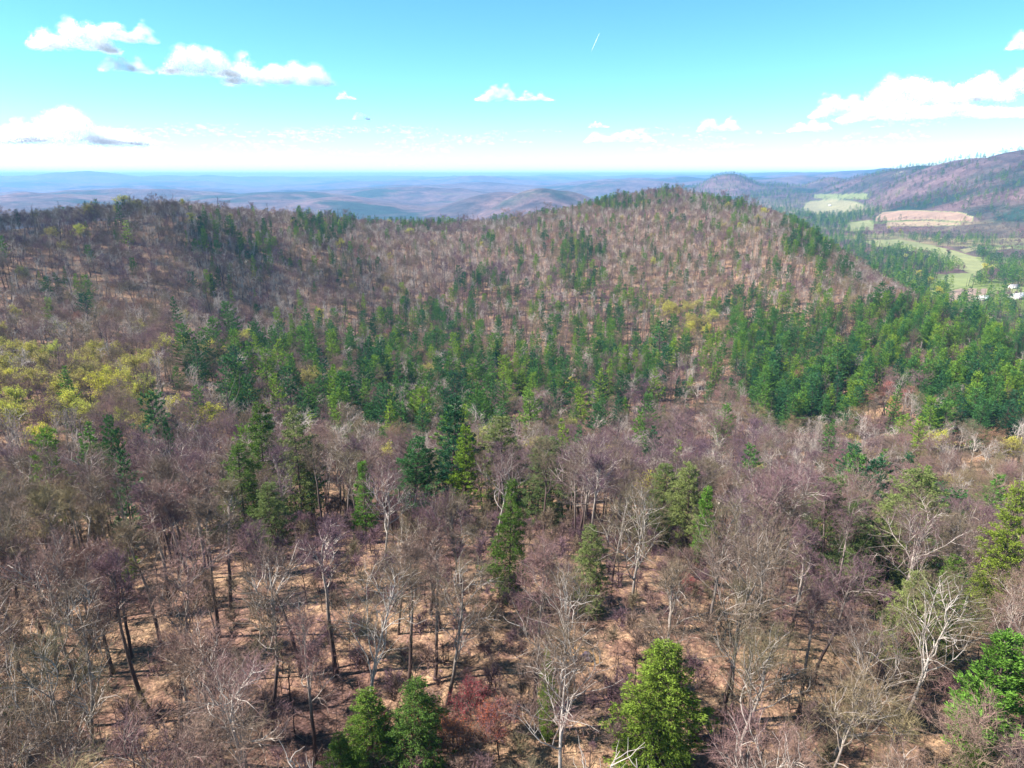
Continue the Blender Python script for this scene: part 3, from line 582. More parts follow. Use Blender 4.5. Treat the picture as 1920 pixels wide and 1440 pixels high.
def ever_share(px, py):
    p = np.full(np.shape(px), .03)
    p = np.where(inpoly(px, py, [(1370, 600), (1560, 565), (1700, 555), (2100, 550), (2100, 790), (1740, 800), (1720, 720), (1640, 700), (1620, 770), (1470, 790), (1380, 740)]), .82, p)
    p = np.where(inpoly(px, py, [(330, 660), (480, 610), (620, 570), (900, 560), (1100, 555), (1340, 560), (1380, 700), (1300, 770), (1000, 790), (800, 830), (600, 800), (420, 750)]), np.where(px < 1000, .36, .44), p)
    p = np.where((p < .1) & inpoly(px, py, [(860, 440), (1100, 400), (1450, 400), (1620, 480), (1600, 600), (860, 600)]), .17, p)
    for cx, cy, rx, ry, v in STAND:
        d = ((px - cx) / rx) ** 2 + ((py - cy) / ry) ** 2
        p = np.maximum(p, v * np.clip(1.4 - d, 0, 1))
    return p
def grid(r0, r1, a0, a1, step, seed):
    rs = np.random.default_rng(seed); X, Y = np.meshgrid(np.arange(-r1, r1, step), np.arange(-r1 * .3, r1, step))
    X = X.ravel() + rs.uniform(-.48, .48, X.size) * step; Y = Y.ravel() + rs.uniform(-.48, .48, Y.size) * step
    r = np.hypot(X, Y); a = np.degrees(np.arctan2(X, Y)); k = (r > r0) & (r <= r1) & (a > a0) & (a < a1)
    return X[k], Y[k], r[k], a[k]
recs = []      # x, y, z, r, kind, H
def scatter(X, Y, r, a, seed):
    rs = np.random.default_rng(seed); Z = height(X, Y); px, py, dep = proj(X, Y, Z + 15)
    gx, gy, _ = proj(X, Y, Z)
    keep = r < crest(a) + 130
    if len(placed):
        for x, y, q in placed: keep &= (X - x) ** 2 + (Y - y) ** 2 > q * q
    tx, ty, _ = proj(X, Y, Z + 19); bx_, by_, _ = proj(X, Y, Z + 7); cw = F * 4.2 / r
    for kd, qx, q0, q1, qr, qw in BOX:
        if kd == 'yellow' or (kd == 'red' and q0 < 1200) or (qx < 400 and q0 > 950): continue
        ov = np.minimum(tx + cw, qx + qw) - np.maximum(tx - cw, qx - qw)
        inf = (r < qr) & (ov > .5 * qw) & (ty < q1) & (by_ > q0)
        keep &= ~(inf & (rs.random(len(X)) < (.3 if kd == 'pale' else (.55 if kd == 'olive' and qx > 1400 else .92))))
    es = ever_share(px, py); es = np.where(r < 170, np.where(py > 830, .015, es), es)
    u = rs.random(len(X)); ev = u < es
    # open leaf-litter floor at lower left: fewer, cleaner stems
    opn = ((gx > 60) & (gx < 640) & (gy > 1090) & (gy < 1340)) | (inpoly(gx, gy, [(900, 1150), (1180, 1130), (1200, 1300), (1000, 1300)]))
    keep &= ~(opn & (rs.random(len(X)) < .08))
    keep &= ~((np.hypot(X - CLR[0], Y - CLR[1]) < 7))
    keep &= ~((r > 800) & (field_of(X, Y, Z) > 0))
    return Z, px, py, ev, opn, keep, rs
_c = hit(1085, 1230, 40, 400); CLR = _c[:2]
pole_n = 0
ind = {'bare': [], 'pine': []}
X, Y, r, a = grid(38, 175, -62, 50, 7.0, 11)
Z, px, py, ev, opn, keep, rs = scatter(X, Y, r, a, 12)
for i in np.nonzero(keep)[0]:
    u = rs.random()
    if (px[i] > 1150 and u > .975): recs.append((X[i], Y[i], Z[i], r[i], 'red', rs.uniform(6, 10)))
    elif px[i] > 1000 and r[i] > 108 and u > .92: recs.append((X[i], Y[i], Z[i], r[i], 'budding', rs.uniform(13, 18)))
    elif ev[i] and r[i] > 80: recs.append((X[i], Y[i], Z[i], r[i], 'pine1' if r[i] > 130 else 'pine0', rs.uniform(18, 26)))
    else:
        k = 'pole' if (opn[i] or u < .22) else ('pale' if u > .955 else ('bare0'))
        recs.append((X[i], Y[i], Z[i], r[i], k, rs.uniform(15.5, 22.5)))
for (r0, r1, step, sd, bk, pk) in ((175, 450, 6.4, 21, 'bare1', 'pine1'), (450, 1450, 6.5, 31, 'bare2', 'pine2')):
    X, Y, r, a = grid(r0, r1, -48, 42, step, sd)
    Z, px, py, ev, opn, keep, rs = scatter(X, Y, r, a, sd + 1)
    yl = np.where(inpoly(px, py, [(-50, 640), (280, 650), (300, 720), (270, 790), (-50, 790)]), .3, np.where(r > 450, .006, .014))
    yl = np.where((px > 1250) & (px < 1340) & (py > 560) & (py < 640), .25, yl)
    for i in np.nonzero(keep)[0]:
        if ev[i]: recs.append((X[i], Y[i], Z[i], r[i], pk, rs.uniform(17, 31) if r[i] < 450 else rs.uniform(12, 22)))
        elif rs.random() < yl[i]: recs.append((X[i], Y[i], Z[i], r[i], 'yellow' if rs.random() < .5 else 'budding', rs.uniform(14, 18)))
        elif rs.random() < .018: recs.append((X[i], Y[i], Z[i], r[i], 'red', rs.uniform(10, 14)))
        else: recs.append((X[i], Y[i], Z[i], r[i], bk, rs.uniform(14.5, 20.5) if r[i] < 450 else rs.uniform(11.5, 16.5)))
X, Y, r, a = grid(300, 640, 8, 42, 8.5, 61)
Z, px, py, ev, opn, keep, rs = scatter(X, Y, r, a, 62)
kk_ = keep & inpoly(px, py, [(1370, 600), (1560, 565), (1700, 555), (2100, 550), (2100, 790), (1740, 800), (1720, 720), (1640, 700), (1620, 770), (1470, 790), (1380, 740)]) & (rs.random(len(X)) < .7)
for i in np.nonzero(kk_)[0]: recs.append((X[i], Y[i], Z[i], r[i], 'pine1' if r[i] < 450 else 'pine2', rs.uniform(17, 28)))
print('forest stems', len(recs))

def region(px, py, r):
    if r < 175:
        v = 'bottom' if py > 1150 else ('lower' if py > 950 else 'upper')
        h = ['far left', 'left', 'left of centre', 'right of centre', 'right', 'far right'][int(np.clip(px // 320, 0, 5))]
        return v, h
    return None
SHORT = {(1235, 1195): 'the big bright hemlock at lower right', (770, 1268): 'the broad bottom-edge hemlock', (678, 866): 'the vivid slender young pine', (955, 892): 'the narrow centre pine',
 (1300, 866): 'the dark round evergreen pair', (1560, 892): 'the broad olive hemlock', (1735, 880): 'the tall olive hemlock', (1905, 905): 'the right edge hemlock', (1790, 1035): 'the drooping green pine',
 (1875, 1180): 'the vivid right edge pine', (5, 1210): 'the left edge pine', (548, 762): 'the dark olive cone', (480, 750): 'the tall bright pine left of the cone', (845, 750): 'the big blue-green centre pine', (70, 806): 'the lone spreading pine at left',
 (1110, 985): 'the dim olive hemlock', (1580, 645): 'the widest right-hand pine', (1682, 722): 'the lone conical spruce', (1808, 745): 'the close pine pair at right', (1271, 705): 'the very narrow pine', (926, 678): 'the large dark pine with black shade',
 (1066, 695): 'the two front pines', (1238, 602): 'the tall pine of the thick clump', (362, 640): 'the tallest blue pine', (520, 380): 'the lone skyline spruce', (400, 647): 'the flat yellow tree', (335, 752): 'the small glowing yellow tree',
 (1030, 1245): 'the white tree at bottom centre', (660, 1110): 'the pale leaning tree', (1350, 960): 'the white two-armed tree', (1410, 1170): 'the pale thick-armed tree', (1590, 1180): 'the pale crooked-limbed tree', (830, 1050): 'the grey upswept tree',
 (50, 1010): 'the white forked tree in shade', (1080, 1150): 'the orange dirt mound', (300, 1200): 'the open leaf floor', (120, 900): 'the shaded left crowns', (1480, 840): 'the pale yellowish tree', (1200, 930): 'the white twisted tree', (130, 703): 'the bright grove centre', (980, 1000): 'the centre pine skirt'}
USED = {}
ORD = ['first', 'second', 'third', 'fourth', 'fifth', 'sixth', 'seventh', 'eighth', 'ninth', 'tenth', 'eleventh', 'twelfth', 'thirteenth', 'fourteenth', 'fifteenth', 'sixteenth'] + [f'{a}-{b}' for a in ('twenty', 'thirty', 'forty') for b in ('first', 'second', 'third', 'fourth', 'fifth', 'sixth', 'seventh', 'eighth', 'ninth')]
def landmark_label(look, px, py):
    if not (-80 < px < 2000 and py < 1560): return look + (' just beyond the left edge of the view' if px < 960 else ' just beyond the right edge of the view')
    (lx, ly), nm = min(SHORT.items(), key=lambda kv: (kv[0][0] - px) ** 2 + (kv[0][1] - py) ** 2 * 1.3)
    dx, dy = px - lx, py - ly; d = ('right of' if dx > 0 else 'left of') if abs(dx) > abs(dy) else ('below' if dy > 0 else 'above')
    k = (look, d, nm); n = USED.get(k, 0); USED[k] = n + 1
    return f'{ORD[min(n, len(ORD) - 1)]} nearest {look} {d} {nm}'
LOOK = {'pole': 'slim bare tree', 'pale': 'pale bare tree', 'bare0': 'bare tree', 'bare1': 'bare tree', 'red': 'red-budded tree', 'budding': 'thinly budding tree'}
rec_by = {}
for q in recs:
    fam = 'pine' if q[4].startswith('pine') else ('yellow' if q[4] in ('yellow', 'budding') else 'bare')
    rec_by.setdefault(fam, []).append(q)
stuff = {}
picked_n = {'bare': 16, 'pine': 50, 'yellow': 38}
for fam, L in rec_by.items():
    def size(q):
        px, py, dep = proj(q[0], q[1], q[2] + 12); vis = (-60 < px < 1980) and (py < 1560)
        return (q[5] / dep) * (1 if vis else .01)
    L.sort(key=size, reverse=True)
    nmax = 296 - picked_n[fam]
    need = {}
    lab = {}
    def lm(q):
        px, py, dep = proj(q[0], q[1], q[2] + q[5] * .75); (lx, ly), nm = min(SHORT.items(), key=lambda kv: (kv[0][0] - px) ** 2 + (kv[0][1] - py) ** 2 * 1.3); return (px - lx) ** 2 + (py - ly) ** 2
    for i in sorted(range(min(nmax, len(L))), key=lambda i: lm(L[i])):
        q = L[i]; px, py, dep = proj(q[0], q[1], q[2] + q[5] * .75); lab[i] = landmark_label(LOOK.get(q[4], 'pine' if fam == 'pine' else 'budding tree'), px, py)
    for i, q in enumerate(L):
        if i < nmax and 'beyond the' not in lab[i]:
            v = COUNT.get(q[4], 0); COUNT[q[4]] = v + 1
            nm = {'red': 'red_maple_tree', 'pole': 'slender_bare_tree', 'pale': 'pale_bare_tree'}.get(q[4], 'bare_tree') if fam == 'bare' else ('pine_tree' if fam == 'pine' else 'budding_tree')
            gr = {'bare': 'leafless trees of the foreground wood', 'pine': 'pines of the evergreen belt', 'yellow': 'budding trees scattered on the slopes'}[fam]
            if 'beyond the' in lab[i]: gr = lab[i]
            plant(q[4], v, q[0], q[1], q[2], q[5], name=nm, label=lab[i], cat='tree', group=gr, wide=rng.uniform(.88, 1.15), lean=(rng.normal() * .03, rng.normal() * .03))
        else: stuff.setdefault(fam, []).append(q)
# one individual of each far variant stands on the far slope, so that the mass can share its meshes
def first_of(kind, spots, name, what):
    for v in range(len(PROTO[kind])):
        if (kind, v) not in SRC:
            px, py = spots[v % len(spots)]; h = hit(px, py, 200, 3000, PROTO[kind][v][3])
            if h: plant(kind, v, *h[:2], z=h[2], H=14 if kind == 'bare2' else None, name=name, label=what[v % len(what)])
first_of('bare1', [(300, 560), (700, 540), (900, 580), (1250, 740), (1400, 800), (200, 600)], 'bare_tree', ['purplish bare tree on the left slope above the yellow grove', 'bare tree on the pink-littered slope left of centre', 'bare tree above the centre pines', 'grey bare tree left of the very narrow pine', 'grey-brown bare tree below the stand of the widest pine', 'bare tree high above the yellow grove at left'])
first_of('bare2', [(300, 376), (620, 470), (860, 450), (1280, 356), (1330, 400)], 'bare_tree', ['bare tree on the rounded top of the left hill', 'bare tree on the slope below the saddle pines', 'mauve bare tree below the central saddle', 'bare tree on the highest point of the right hill', 'mauve bare tree just under the right hilltop'])
first_of('pine2', [(1090, 440), (1362, 495), (690, 455), (1520, 405)], 'pine_tree', ['pine at the head of the dark cluster on the right hillside', 'small round pine alone on the right hillside', 'narrow lone pine on the central slope', 'green pine on the shoulder where the right hill drops to the valley'])
first_of('pine1', [(1250, 560), (1120, 560), (770, 560), (1700, 562), (640, 560), (560, 600)], 'pine_tree', ['pine above the thick clump'] * 6)
first_of('budding', [(1210, 700), (870, 760), (1520, 790)], 'budding_tree', ['thin yellow-green tree among grey stems right of centre', 'olive budding tree beside the large blue-green centre pine', 'olive budding tree at the canopy edge below the widest pine'])

def mass(name, items, label, fat=1.):
    """everything past the first 300 of a kind: one object, points instancing the same tree meshes"""
    by = {}
    kinds = sorted({q[4] for q in items}); srcs = []; idx = {}
    for k in kinds:
        idx[k] = []
        for v in range(len(PROTO[k])):
            if (k, v) in SRC: idx[k].append(len(srcs)); srcs.append(SRC[(k, v)])
    n = len(items); P = np.array([[q[0], q[1], q[2] - .1] for q in items]); rs = np.random.default_rng(n)
    ii = np.array([idx[q[4]][rs.integers(len(idx[q[4]]))] for q in items])
    h0 = {k: PROTO[k][0][3] for k in kinds}; s = np.array([q[5] / h0[q[4]] for q in items]); wd = rs.uniform(.85, 1.2, n) * fat
    me = D.meshes.new(name); me.vertices.add(n); me.vertices.foreach_set('co', P.ravel())
    a1 = me.attributes.new('pick', 'INT', 'POINT'); a1.data.foreach_set('value', ii.astype(np.int32))
    a2 = me.attributes.new('turn', 'FLOAT_VECTOR', 'POINT'); a2.data.foreach_set('vector', np.stack([rs.normal(size=n) * .04, rs.normal(size=n) * .04, rs.uniform(0, 6.28, n)], 1).ravel())
    a3 = me.attributes.new('size', 'FLOAT_VECTOR', 'POINT'); a3.data.foreach_set('vector', np.stack([s * wd, s * wd, s], 1).ravel())
    o = link(D.objects.new(name, me)); tag(o, label, None, None, 'stuff')
    g = D.node_groups.new(name, 'GeometryNodeTree'); g.interface.new_socket('Geometry', in_out='INPUT', socket_type='NodeSocketGeometry'); g.interface.new_socket('Geometry', in_out='OUTPUT', socket_type='NodeSocketGeometry')
    gi = g.nodes.new('NodeGroupInput'); go = g.nodes.new('NodeGroupOutput'); ip = g.nodes.new('GeometryNodeInstanceOnPoints'); ip.inputs['Pick Instance'].default_value = True
    jn = g.nodes.new('GeometryNodeGeometryToInstance')
    for parts in reversed(srcs):
        gj = g.nodes.new('GeometryNodeGeometryToInstance')
        for p_ in parts:
            ob = g.nodes.new('GeometryNodeObjectInfo'); ob.inputs['Object'].default_value = p_; ob.inputs['As Instance'].default_value = False; g.links.new(ob.outputs['Geometry'], gj.inputs[0])
        jj = gj
        g.links.new(jj.outputs[0], jn.inputs[0]) if False else None
        by.setdefault('l', []).append(jj)
    join = g.nodes.new('GeometryNodeJoinGeometry')
    for jj in by['l']: g.links.new(jj.outputs[0], join.inputs[0])
    def attr(nm, ty):
        na_ = g.nodes.new('GeometryNodeInputNamedAttribute'); na_.data_type = ty; na_.inputs[0].default_value = nm; return na_.outputs[0]
    g.links.new(gi.outputs[0], ip.inputs['Points']); g.links.new(join.outputs[0], ip.inputs['Instance'])
    g.links.new(attr('pick', 'INT'), ip.inputs['Instance Index'])
    e2r = g.nodes.new('FunctionNodeEulerToRotation'); g.links.new(attr('turn', 'FLOAT_VECTOR'), e2r.inputs[0]); g.links.new(e2r.outputs[0], ip.inputs['Rotation'])
    g.links.new(attr('size', 'FLOAT_VECTOR'), ip.inputs['Scale']); g.links.new(ip.outputs[0], go.inputs[0])
    g.nodes.remove(jn)
    m = o.modifiers.new('trees', 'NODES'); m.node_group = g
    return o
mass('bare_woodland', stuff['bare'], 'mauve-brown leafless woodland covering the slopes up to both hilltops', 1.22)
mass('pine_woodland', stuff['pine'], 'dark green pines scattered through the bare woodland on the far slopes')
if stuff.get('yellow'): mass('budding_woodland', stuff['yellow'], 'pale yellow-green budding trees dotted through the far slopes')
print({k: len(v) for k, v in stuff.items()})

# (c) undergrowth: saplings and brush under the foreground trees
rs = np.random.default_rng(77)
sap = []
X, Y, r, a = grid(40, 165, -50, 46, 2.9, 71)
Zs = height(X, Y); gx, gy, dep = proj(X, Y, Zs)
for i in range(len(X)):
    if rs.random() < (.45 if (60 < gx[i] < 600 and 1050 < gy[i] < 1380) else .9): sap.append((X[i], Y[i], Zs[i], r[i], 'sapling', rs.uniform(1.5, 7)))
for v in range(3):
    h = hit([1150, 480, 1690][v], [1270, 1290, 1330][v], 40, 300, 7); plant('sapling', v, *h[:2], z=h[2], name='sapling', label=['thin bare sapling left of the bright hemlock in the lower middle', 'thin bare sapling on the open leaf floor at lower left', 'thin bare sapling on the litter at lower right'][v])
mass('undergrowth', sap, 'thin leafless saplings and brush filling the forest floor of the foreground')

rs = np.random.default_rng(78); n = 26000; rr_ = np.sqrt(rs.uniform(38 ** 2, 150 ** 2, n)); aa = np.radians(rs.uniform(-48, 46, n)); X = rr_ * np.sin(aa); Y = rr_ * np.cos(aa)
mb = MB(); th = rs.uniform(0, 6.28, n); mb.spikes(np.stack([X, Y, height(X, Y) + rs.uniform(.02, .3, n)], 1), unit(np.stack([np.cos(th), np.sin(th), rs.normal(size=n) * .22], 1)), rs.uniform(.5, 3.2, n), rs.uniform(.04, .13, n), rs)
o = link(D.objects.new('fallen_twigs', mb.mesh('fallen_twigs', M['twig']))); tag(o, 'fallen sticks and dead branches strewn over the foreground leaf litter', None, None, 'stuff')
# ------------------------------------------------------------------ valley woods and mountain woods
rs = np.random.default_rng(99)
val = []
def add_valley(r0, r1, a0, a1, step, seed, dens=1.):
    X, Y, r, a = grid(r0, r1, a0, a1, step, seed); Z = height(X, Y); px, py, dep = proj(X, Y, Z); f = field_of(X, Y, Z)
    k = (r > crest(a) + 130) & (f == 0) & (rs.random(len(X)) < dens)
    cl = vnoise(X, Y, 170); cl2 = vnoise(X, Y, 60)
    for i in np.nonzero(k)[0]:
        p = cl[i] + .5 * cl2[i]
        e = p > .36
        e |= (1620 < px[i] < 1900 and 420 < py[i] < 446) or (1870 < px[i] and 452 < py[i] < 492) or (py[i] > 366 and py[i] < 392 and px[i] > 1640 and rs.random() < .35)
        floor = Z[i] < -140 and r[i] < 4200
        if floor and abs(cl2[i]) > .15 and rs.random() < .15: continue
        if e: kd, H = 'pine2', rs.uniform(13, 20)
        elif p < .03 or (1700 < px[i] and 442 < py[i] < 466): kd, H = 'valleyyellow', rs.uniform(9, 15)
        else: kd, H = 'valley', rs.uniform(9, 16)
        if r[i] > 2350 and not floor and px[i] > 1500:
            u_ = rs.random(); kd = 'bare2' if u_ < (.15 if p > .2 else .5) else ('pine2' if u_ < (.75 if p > .2 else .6) else ('valley' if u_ < .88 else 'valleyyellow')); H = rs.uniform(10, 15)
        if kd != 'pine2' and rs.random() < .12 and r[i] < 2500: continue
        val.append((X[i], Y[i], Z[i], r[i], kd, H * (1 + .15 * (r[i] > 3000))))
add_valley(700, 1900, 20, 42, 10.5, 91, .8)
add_valley(1900, 3400, 14, 42, 15, 92, .85)
add_valley(3400, 6800, 12, 42, 27, 93, .8)
for kd, spots, names, labs in (('valley', [(1700, 478), (1780, 470), (1860, 500), (1620, 440)], 'valley_tree', ['purple-grey tree standing below the sloping meadow', 'grey tree at the lower edge of the sloping meadow', 'brown broad-crowned tree behind the big yellow tree in the valley', 'pale tree at the near edge of the valley beside the wooded shoulder']),
                       ('valleyyellow', [(1848, 498), (1690, 432)], 'budding_tree', ['big glowing yellow tree by the lawns of the farm valley', 'lime-green tree at the left end of the sloping meadow'])):
    for v in range(len(PROTO[kd])):
        h = hit(*spots[v], 850, 5000, 15)
        if h: plant(kd, v, *h[:2], z=h[2], H=16, name=names, label=labs[v], wide=1.2)
mass('valley_woods', val, 'hazy mixed woods, tree lines and yellow spring trees filling the farm valley and mountain foot', 1.65)
print('valley', len(val))

# ------------------------------------------------------------------ farm buildings in the valley
def flat_mat(name, c, rough=.6):
    m, t, b = mat(name); ge = t.nodes.new('ShaderNodeNewGeometry'); nz = noise(t, .9, 3, .6, ge.outputs['Position'])
    rp = ramp(t, [(.3, tuple(x * .8 for x in c)), (.7, c)]); t.links.new(nz.outputs[0], rp.inputs[0]); t.links.new(rp.outputs[0], b.inputs['Base Color']); b.inputs['Roughness'].default_value = rough; return m
M['wall'] = flat_mat('painted_siding', (.7, .68, .63)); M['roofw'] = flat_mat('white_metal_roof', (.85, .85, .86), .4); M['roofg'] = flat_mat('grey_shingle_roof', (.25, .24, .25)); M['dark_glass'] = flat_mat('window_glass', (.05, .06, .08), .2); M['doorc'] = flat_mat('barn_door_paint', (.3, .1, .07))
def box(mb, x0, x1, y0, y1, z0, z1):
    v = [(x, y, z) for z in (z0, z1) for y in (y0, y1) for x in (x0, x1)]
    mb.add(v, [(0, 2, 3), (0, 3, 1), (4, 5, 7), (4, 7, 6), (0, 1, 5), (0, 5, 4), (2, 6, 7), (2, 7, 3), (0, 4, 6), (0, 6, 2), (1, 3, 7), (1, 7, 5)])
def house(px, py, L, W, Hh, rot, roofm, name, label, r0=800):
    h = hit(px, py, r0, 9000)
    if not h: return
    root = D.objects.new(name, None); col.objects.link(root); root.location = (h[0], h[1], h[2] - .3); root.rotation_euler = (0, 0, rot); tag(root, label, 'building')
    mb = MB(); l, w_ = L / 2, W / 2; box(mb, -l, l, -w_, w_, 0, Hh); rh = W * .33
    mb.add([(-l, -w_, Hh), (-l, w_, Hh), (-l, 0, Hh + rh), (l, -w_, Hh), (l, w_, Hh), (l, 0, Hh + rh)], [(0, 2, 1), (3, 4, 5)])
    link(D.objects.new('wall', mb.mesh('wall', M['wall'])), root)
    rb = MB(); e = .5
    for s in (-1, 1):
        a_ = np.array([[-l - e, s * (w_ + e), Hh - e * .66], [l + e, s * (w_ + e), Hh - e * .66], [l + e, 0, Hh + rh + .02], [-l - e, 0, Hh + rh + .02]]); up = np.array([0, 0, .18])
        v = np.concatenate([a_, a_ + up]); rb.add(v, [(0, 1, 2), (0, 2, 3), (4, 6, 5), (4, 7, 6), (0, 4, 5), (0, 5, 1), (2, 6, 7), (2, 7, 3), (1, 5, 6), (1, 6, 2), (0, 3, 7), (0, 7, 4)])
    link(D.objects.new('roof', rb.mesh('roof', M[roofm])), root)
    for k in np.arange(-l + 2, l - 1, 3.2):
        for s in (-1, 1):
            m_ = MB(); box(m_, k, k + 1.1, s * w_ - .04, s * w_ + .04, 1.2, 2.5); link(D.objects.new('window', m_.mesh('window', M['dark_glass'])), root)
    m_ = MB(); box(m_, -l - .05, -l + .03, -1.2, 1.2, 0.3, 2.7); link(D.objects.new('door', m_.mesh('door', M['doorc'])), root)
house(1842, 563, 16, 9, 3.4, .3, 'roofw', 'farm_building', 'small white-roofed farm building at the end of the brown dirt yard in the valley')
house(1907, 560, 26, 12, 3.8, .5, 'roofw', 'farm_building', 'long white-roofed farm building cut by the right edge in the valley')
house(1900, 541, 12, 8, 4, .1, 'roofg', 'farm_building', 'grey-roofed house by the pale track at the right edge of the valley')
house(1556, 378 + 8, 14, 9, 5, .4, 'roofw', 'farm_building', 'pale building by the far light-green field in the valley', 1500)

# ------------------------------------------------------------------ fallen logs, one log in place of a shadow, dirt mound, boulder
def log(px, py, L, rad, rot, label):
    h = hit(px, py, 40, 400)
    if not h: return
    rs = np.random.default_rng(int(px)); d = np.array([math.cos(rot), math.sin(rot)]); t = np.linspace(-L / 2, L / 2, 9)
    X = h[0] + d[0] * t; Y = h[1] + d[1] * t; Z = height(X, Y) + rad * .7 + np.linspace(0, .5, 9)
    root = D.objects.new('fallen_log', None); col.objects.link(root); root.location = h; tag(root, label, 'fallen log')
    P = np.stack([X - h[0], Y - h[1], Z - h[2]], 1) + rs.normal(size=(9, 3)) * .06
    mb = MB(); mb.tube(P, np.linspace(rad, rad * .45, 9), 7); link(D.objects.new('stem', mb.mesh('stem', M['dark'], True)), root)
    b2 = MB()
    for k in range(5):
        i = 3 + k; q = wander(P[i], (rs.normal(), rs.normal(), rs.uniform(.3, 1)), rs.uniform(1, 2.4), 4, rs, .2); b2.tube(q, np.linspace(rad * .3, .02, 5), 4)
    link(D.objects.new('branch_stubs', b2.mesh('branch_stubs', M['dark'])), root)
log(1350, 1386, 8, .35, .03, 'dark log laid in as the shadow just right of the bright hemlock at the bottom')  # dark log added where only the hemlock's cast shadow lies
log(520, 1180, 7, .22, .1, 'fallen log on the open leaf floor at lower left')
log(300, 1345, 9, .22, .25, 'dark fallen log at the foot of the lower left trunks')
log(830, 1245, 7, .18, -.3, 'thin fallen log on the leaf litter in the lower centre')
log(1800, 1290, 7, .22, .6, 'fallen log in shade left of the vivid pine at the lower right')
def lump(name, px, py, rx, ry, rz, m, label, cat, seed):
    h = hit(px, py, 40, 400); rs = np.random.default_rng(seed); u = np.linspace(0, 2 * math.pi, 29)[:-1]; v = np.linspace(0, math.pi / 2, 10)
    V = [(rx * math.cos(a_) * math.cos(b_) * (1 + .16 * math.sin(3 * a_ + seed) + rs.normal() * .03), ry * math.sin(a_) * math.cos(b_) * (1 + .14 * math.cos(2 * a_)), rz * math.sin(b_) * (1 + rs.normal() * .04) - .25) for b_ in v for a_ in u]
    f = []
    for j in range(9):
        for i in range(28): a_, b_, c, d = j * 28 + i, j * 28 + (i + 1) % 28, (j + 1) * 28 + (i + 1) % 28, (j + 1) * 28 + i; f += [(a_, b_, c), (a_, c, d)]
    mb = MB(); mb.add(V, f); o = link(D.objects.new(name, mb.mesh(name, m, True))); o.location = h; tag(o, label, cat)
M['dirt'] = flat_mat('orange_dirt', (.62, .36, .17), .95); M['rock'] = flat_mat('purple_grey_rock', (.2, .15, .19), .8)
lump('dirt_mound', 1080, 1232, 3.2, 2.3, 1.1, M['dirt'], 'bare orange dirt mound in the small clearing right of the pale y-shaped tree', 'dirt mound', 3)
lump('boulder', 1100, 1240, .9, .8, 1.7, M['rock'], 'dark purple-grey boulder standing on the orange dirt mound', 'boulder', 4)

# ------------------------------------------------------------------ clouds
M['cloud'], t_, b_ = mat('white_cloud'); b_.inputs['Base Color'].default_value = (.98, .98, .98, 1); b_.inputs['Roughness'].default_value = 1; b_.inputs['Specular IOR Level'].default_value = 0
tr_ = t_.nodes.new('ShaderNodeBsdfTranslucent'); tr_.inputs['Color'].default_value = (.98, .98, .98, 1); ms_ = t_.nodes.new('ShaderNodeMixShader'); ms_.inputs[0].default_value = .5
t_.links.new(b_.outputs[0], ms_.inputs[1]); t_.links.new(tr_.outputs[0], ms_.inputs[2]); t_.links.new(ms_.outputs[0], t_.nodes['Material Output'].inputs[0])
def ico(sub=2):
    import bmesh
    bm = bmesh.new(); bmesh.ops.create_icosphere(bm, subdivisions=sub, radius=1); v = np.array([p.co[:] for p in bm.verts]); f = np.array([[q.index for q in p.verts] for p in bm.faces]); bm.free(); return v, f
IV, IF = ico(2); IV3, IF3 = ico(3)
def cloud_mb(px0, px1, py0, py1, dist, seed, n=60, flat=.5):
    rs = np.random.default_rng(seed); mb = MB(); cx, cy = (px0 + px1) / 2, (py0 + py1) / 2; d = ray(cx, cy); c = d / math.hypot(d[0], d[1]) * dist
    W = (px1 - px0) / F * np.linalg.norm(c); Hh = (py1 - py0) / F * np.linalg.norm(c); a = math.atan2(d[0], d[1]); rt = np.array([math.cos(a), -math.sin(a), 0]); fw = np.array([math.sin(a), math.cos(a), 0])
    nb = 3 + int(rs.integers(0, 3)); bumps = rs.uniform(-.42, .42, nb); hb = rs.uniform(.45, 1, nb); sg = rs.uniform(.07, .17, nb); FP = []; FR = []
    for k in range(n):
        u = rs.uniform(-.48, .48); env = max(hb * np.exp(-((u - bumps) / sg) ** 2)) * .85 + .2; env *= min(1, (1 - abs(u) * 2) * 3 + .1)
        t = rs.random() ** .7 * env; v = rs.normal() * .2
        rad = Hh * rs.uniform(.06, .16) * (1.2 - .5 * t)
        p = rt * u * W + fw * v * W * .35 + np.array([0, 0, (t - .42) * Hh * .9])
        st = np.array([1.7, 1.7, 1 if t > .12 else .5])
        m = 210; w_ = unit(rs.normal(size=(m, 3))); FP.append(p + w_ * rad * st * (rs.uniform(.1, 1.25, (m, 1)) ** .6)); FR.append(np.full(m, rad))
    P = np.concatenate(FP); Rr = np.concatenate(FR); m = len(P)
    nn = unit(SD[None] + rs.normal(size=(m, 3)) * .42); dd = unit(np.cross(nn, rs.normal(size=(m, 3)))); ss = np.cross(nn, dd); L = (Rr * rs.uniform(.025, .08, m))[:, None]
    mb.add(np.stack([P - dd * L, P - ss * L * .8, P + dd * L, P + ss * L * .8], 1).reshape(-1, 3), np.concatenate([np.arange(m)[:, None] * 4 + [[0, 1, 2]], np.arange(m)[:, None] * 4 + [[0, 2, 3]]]))
    return mb, c
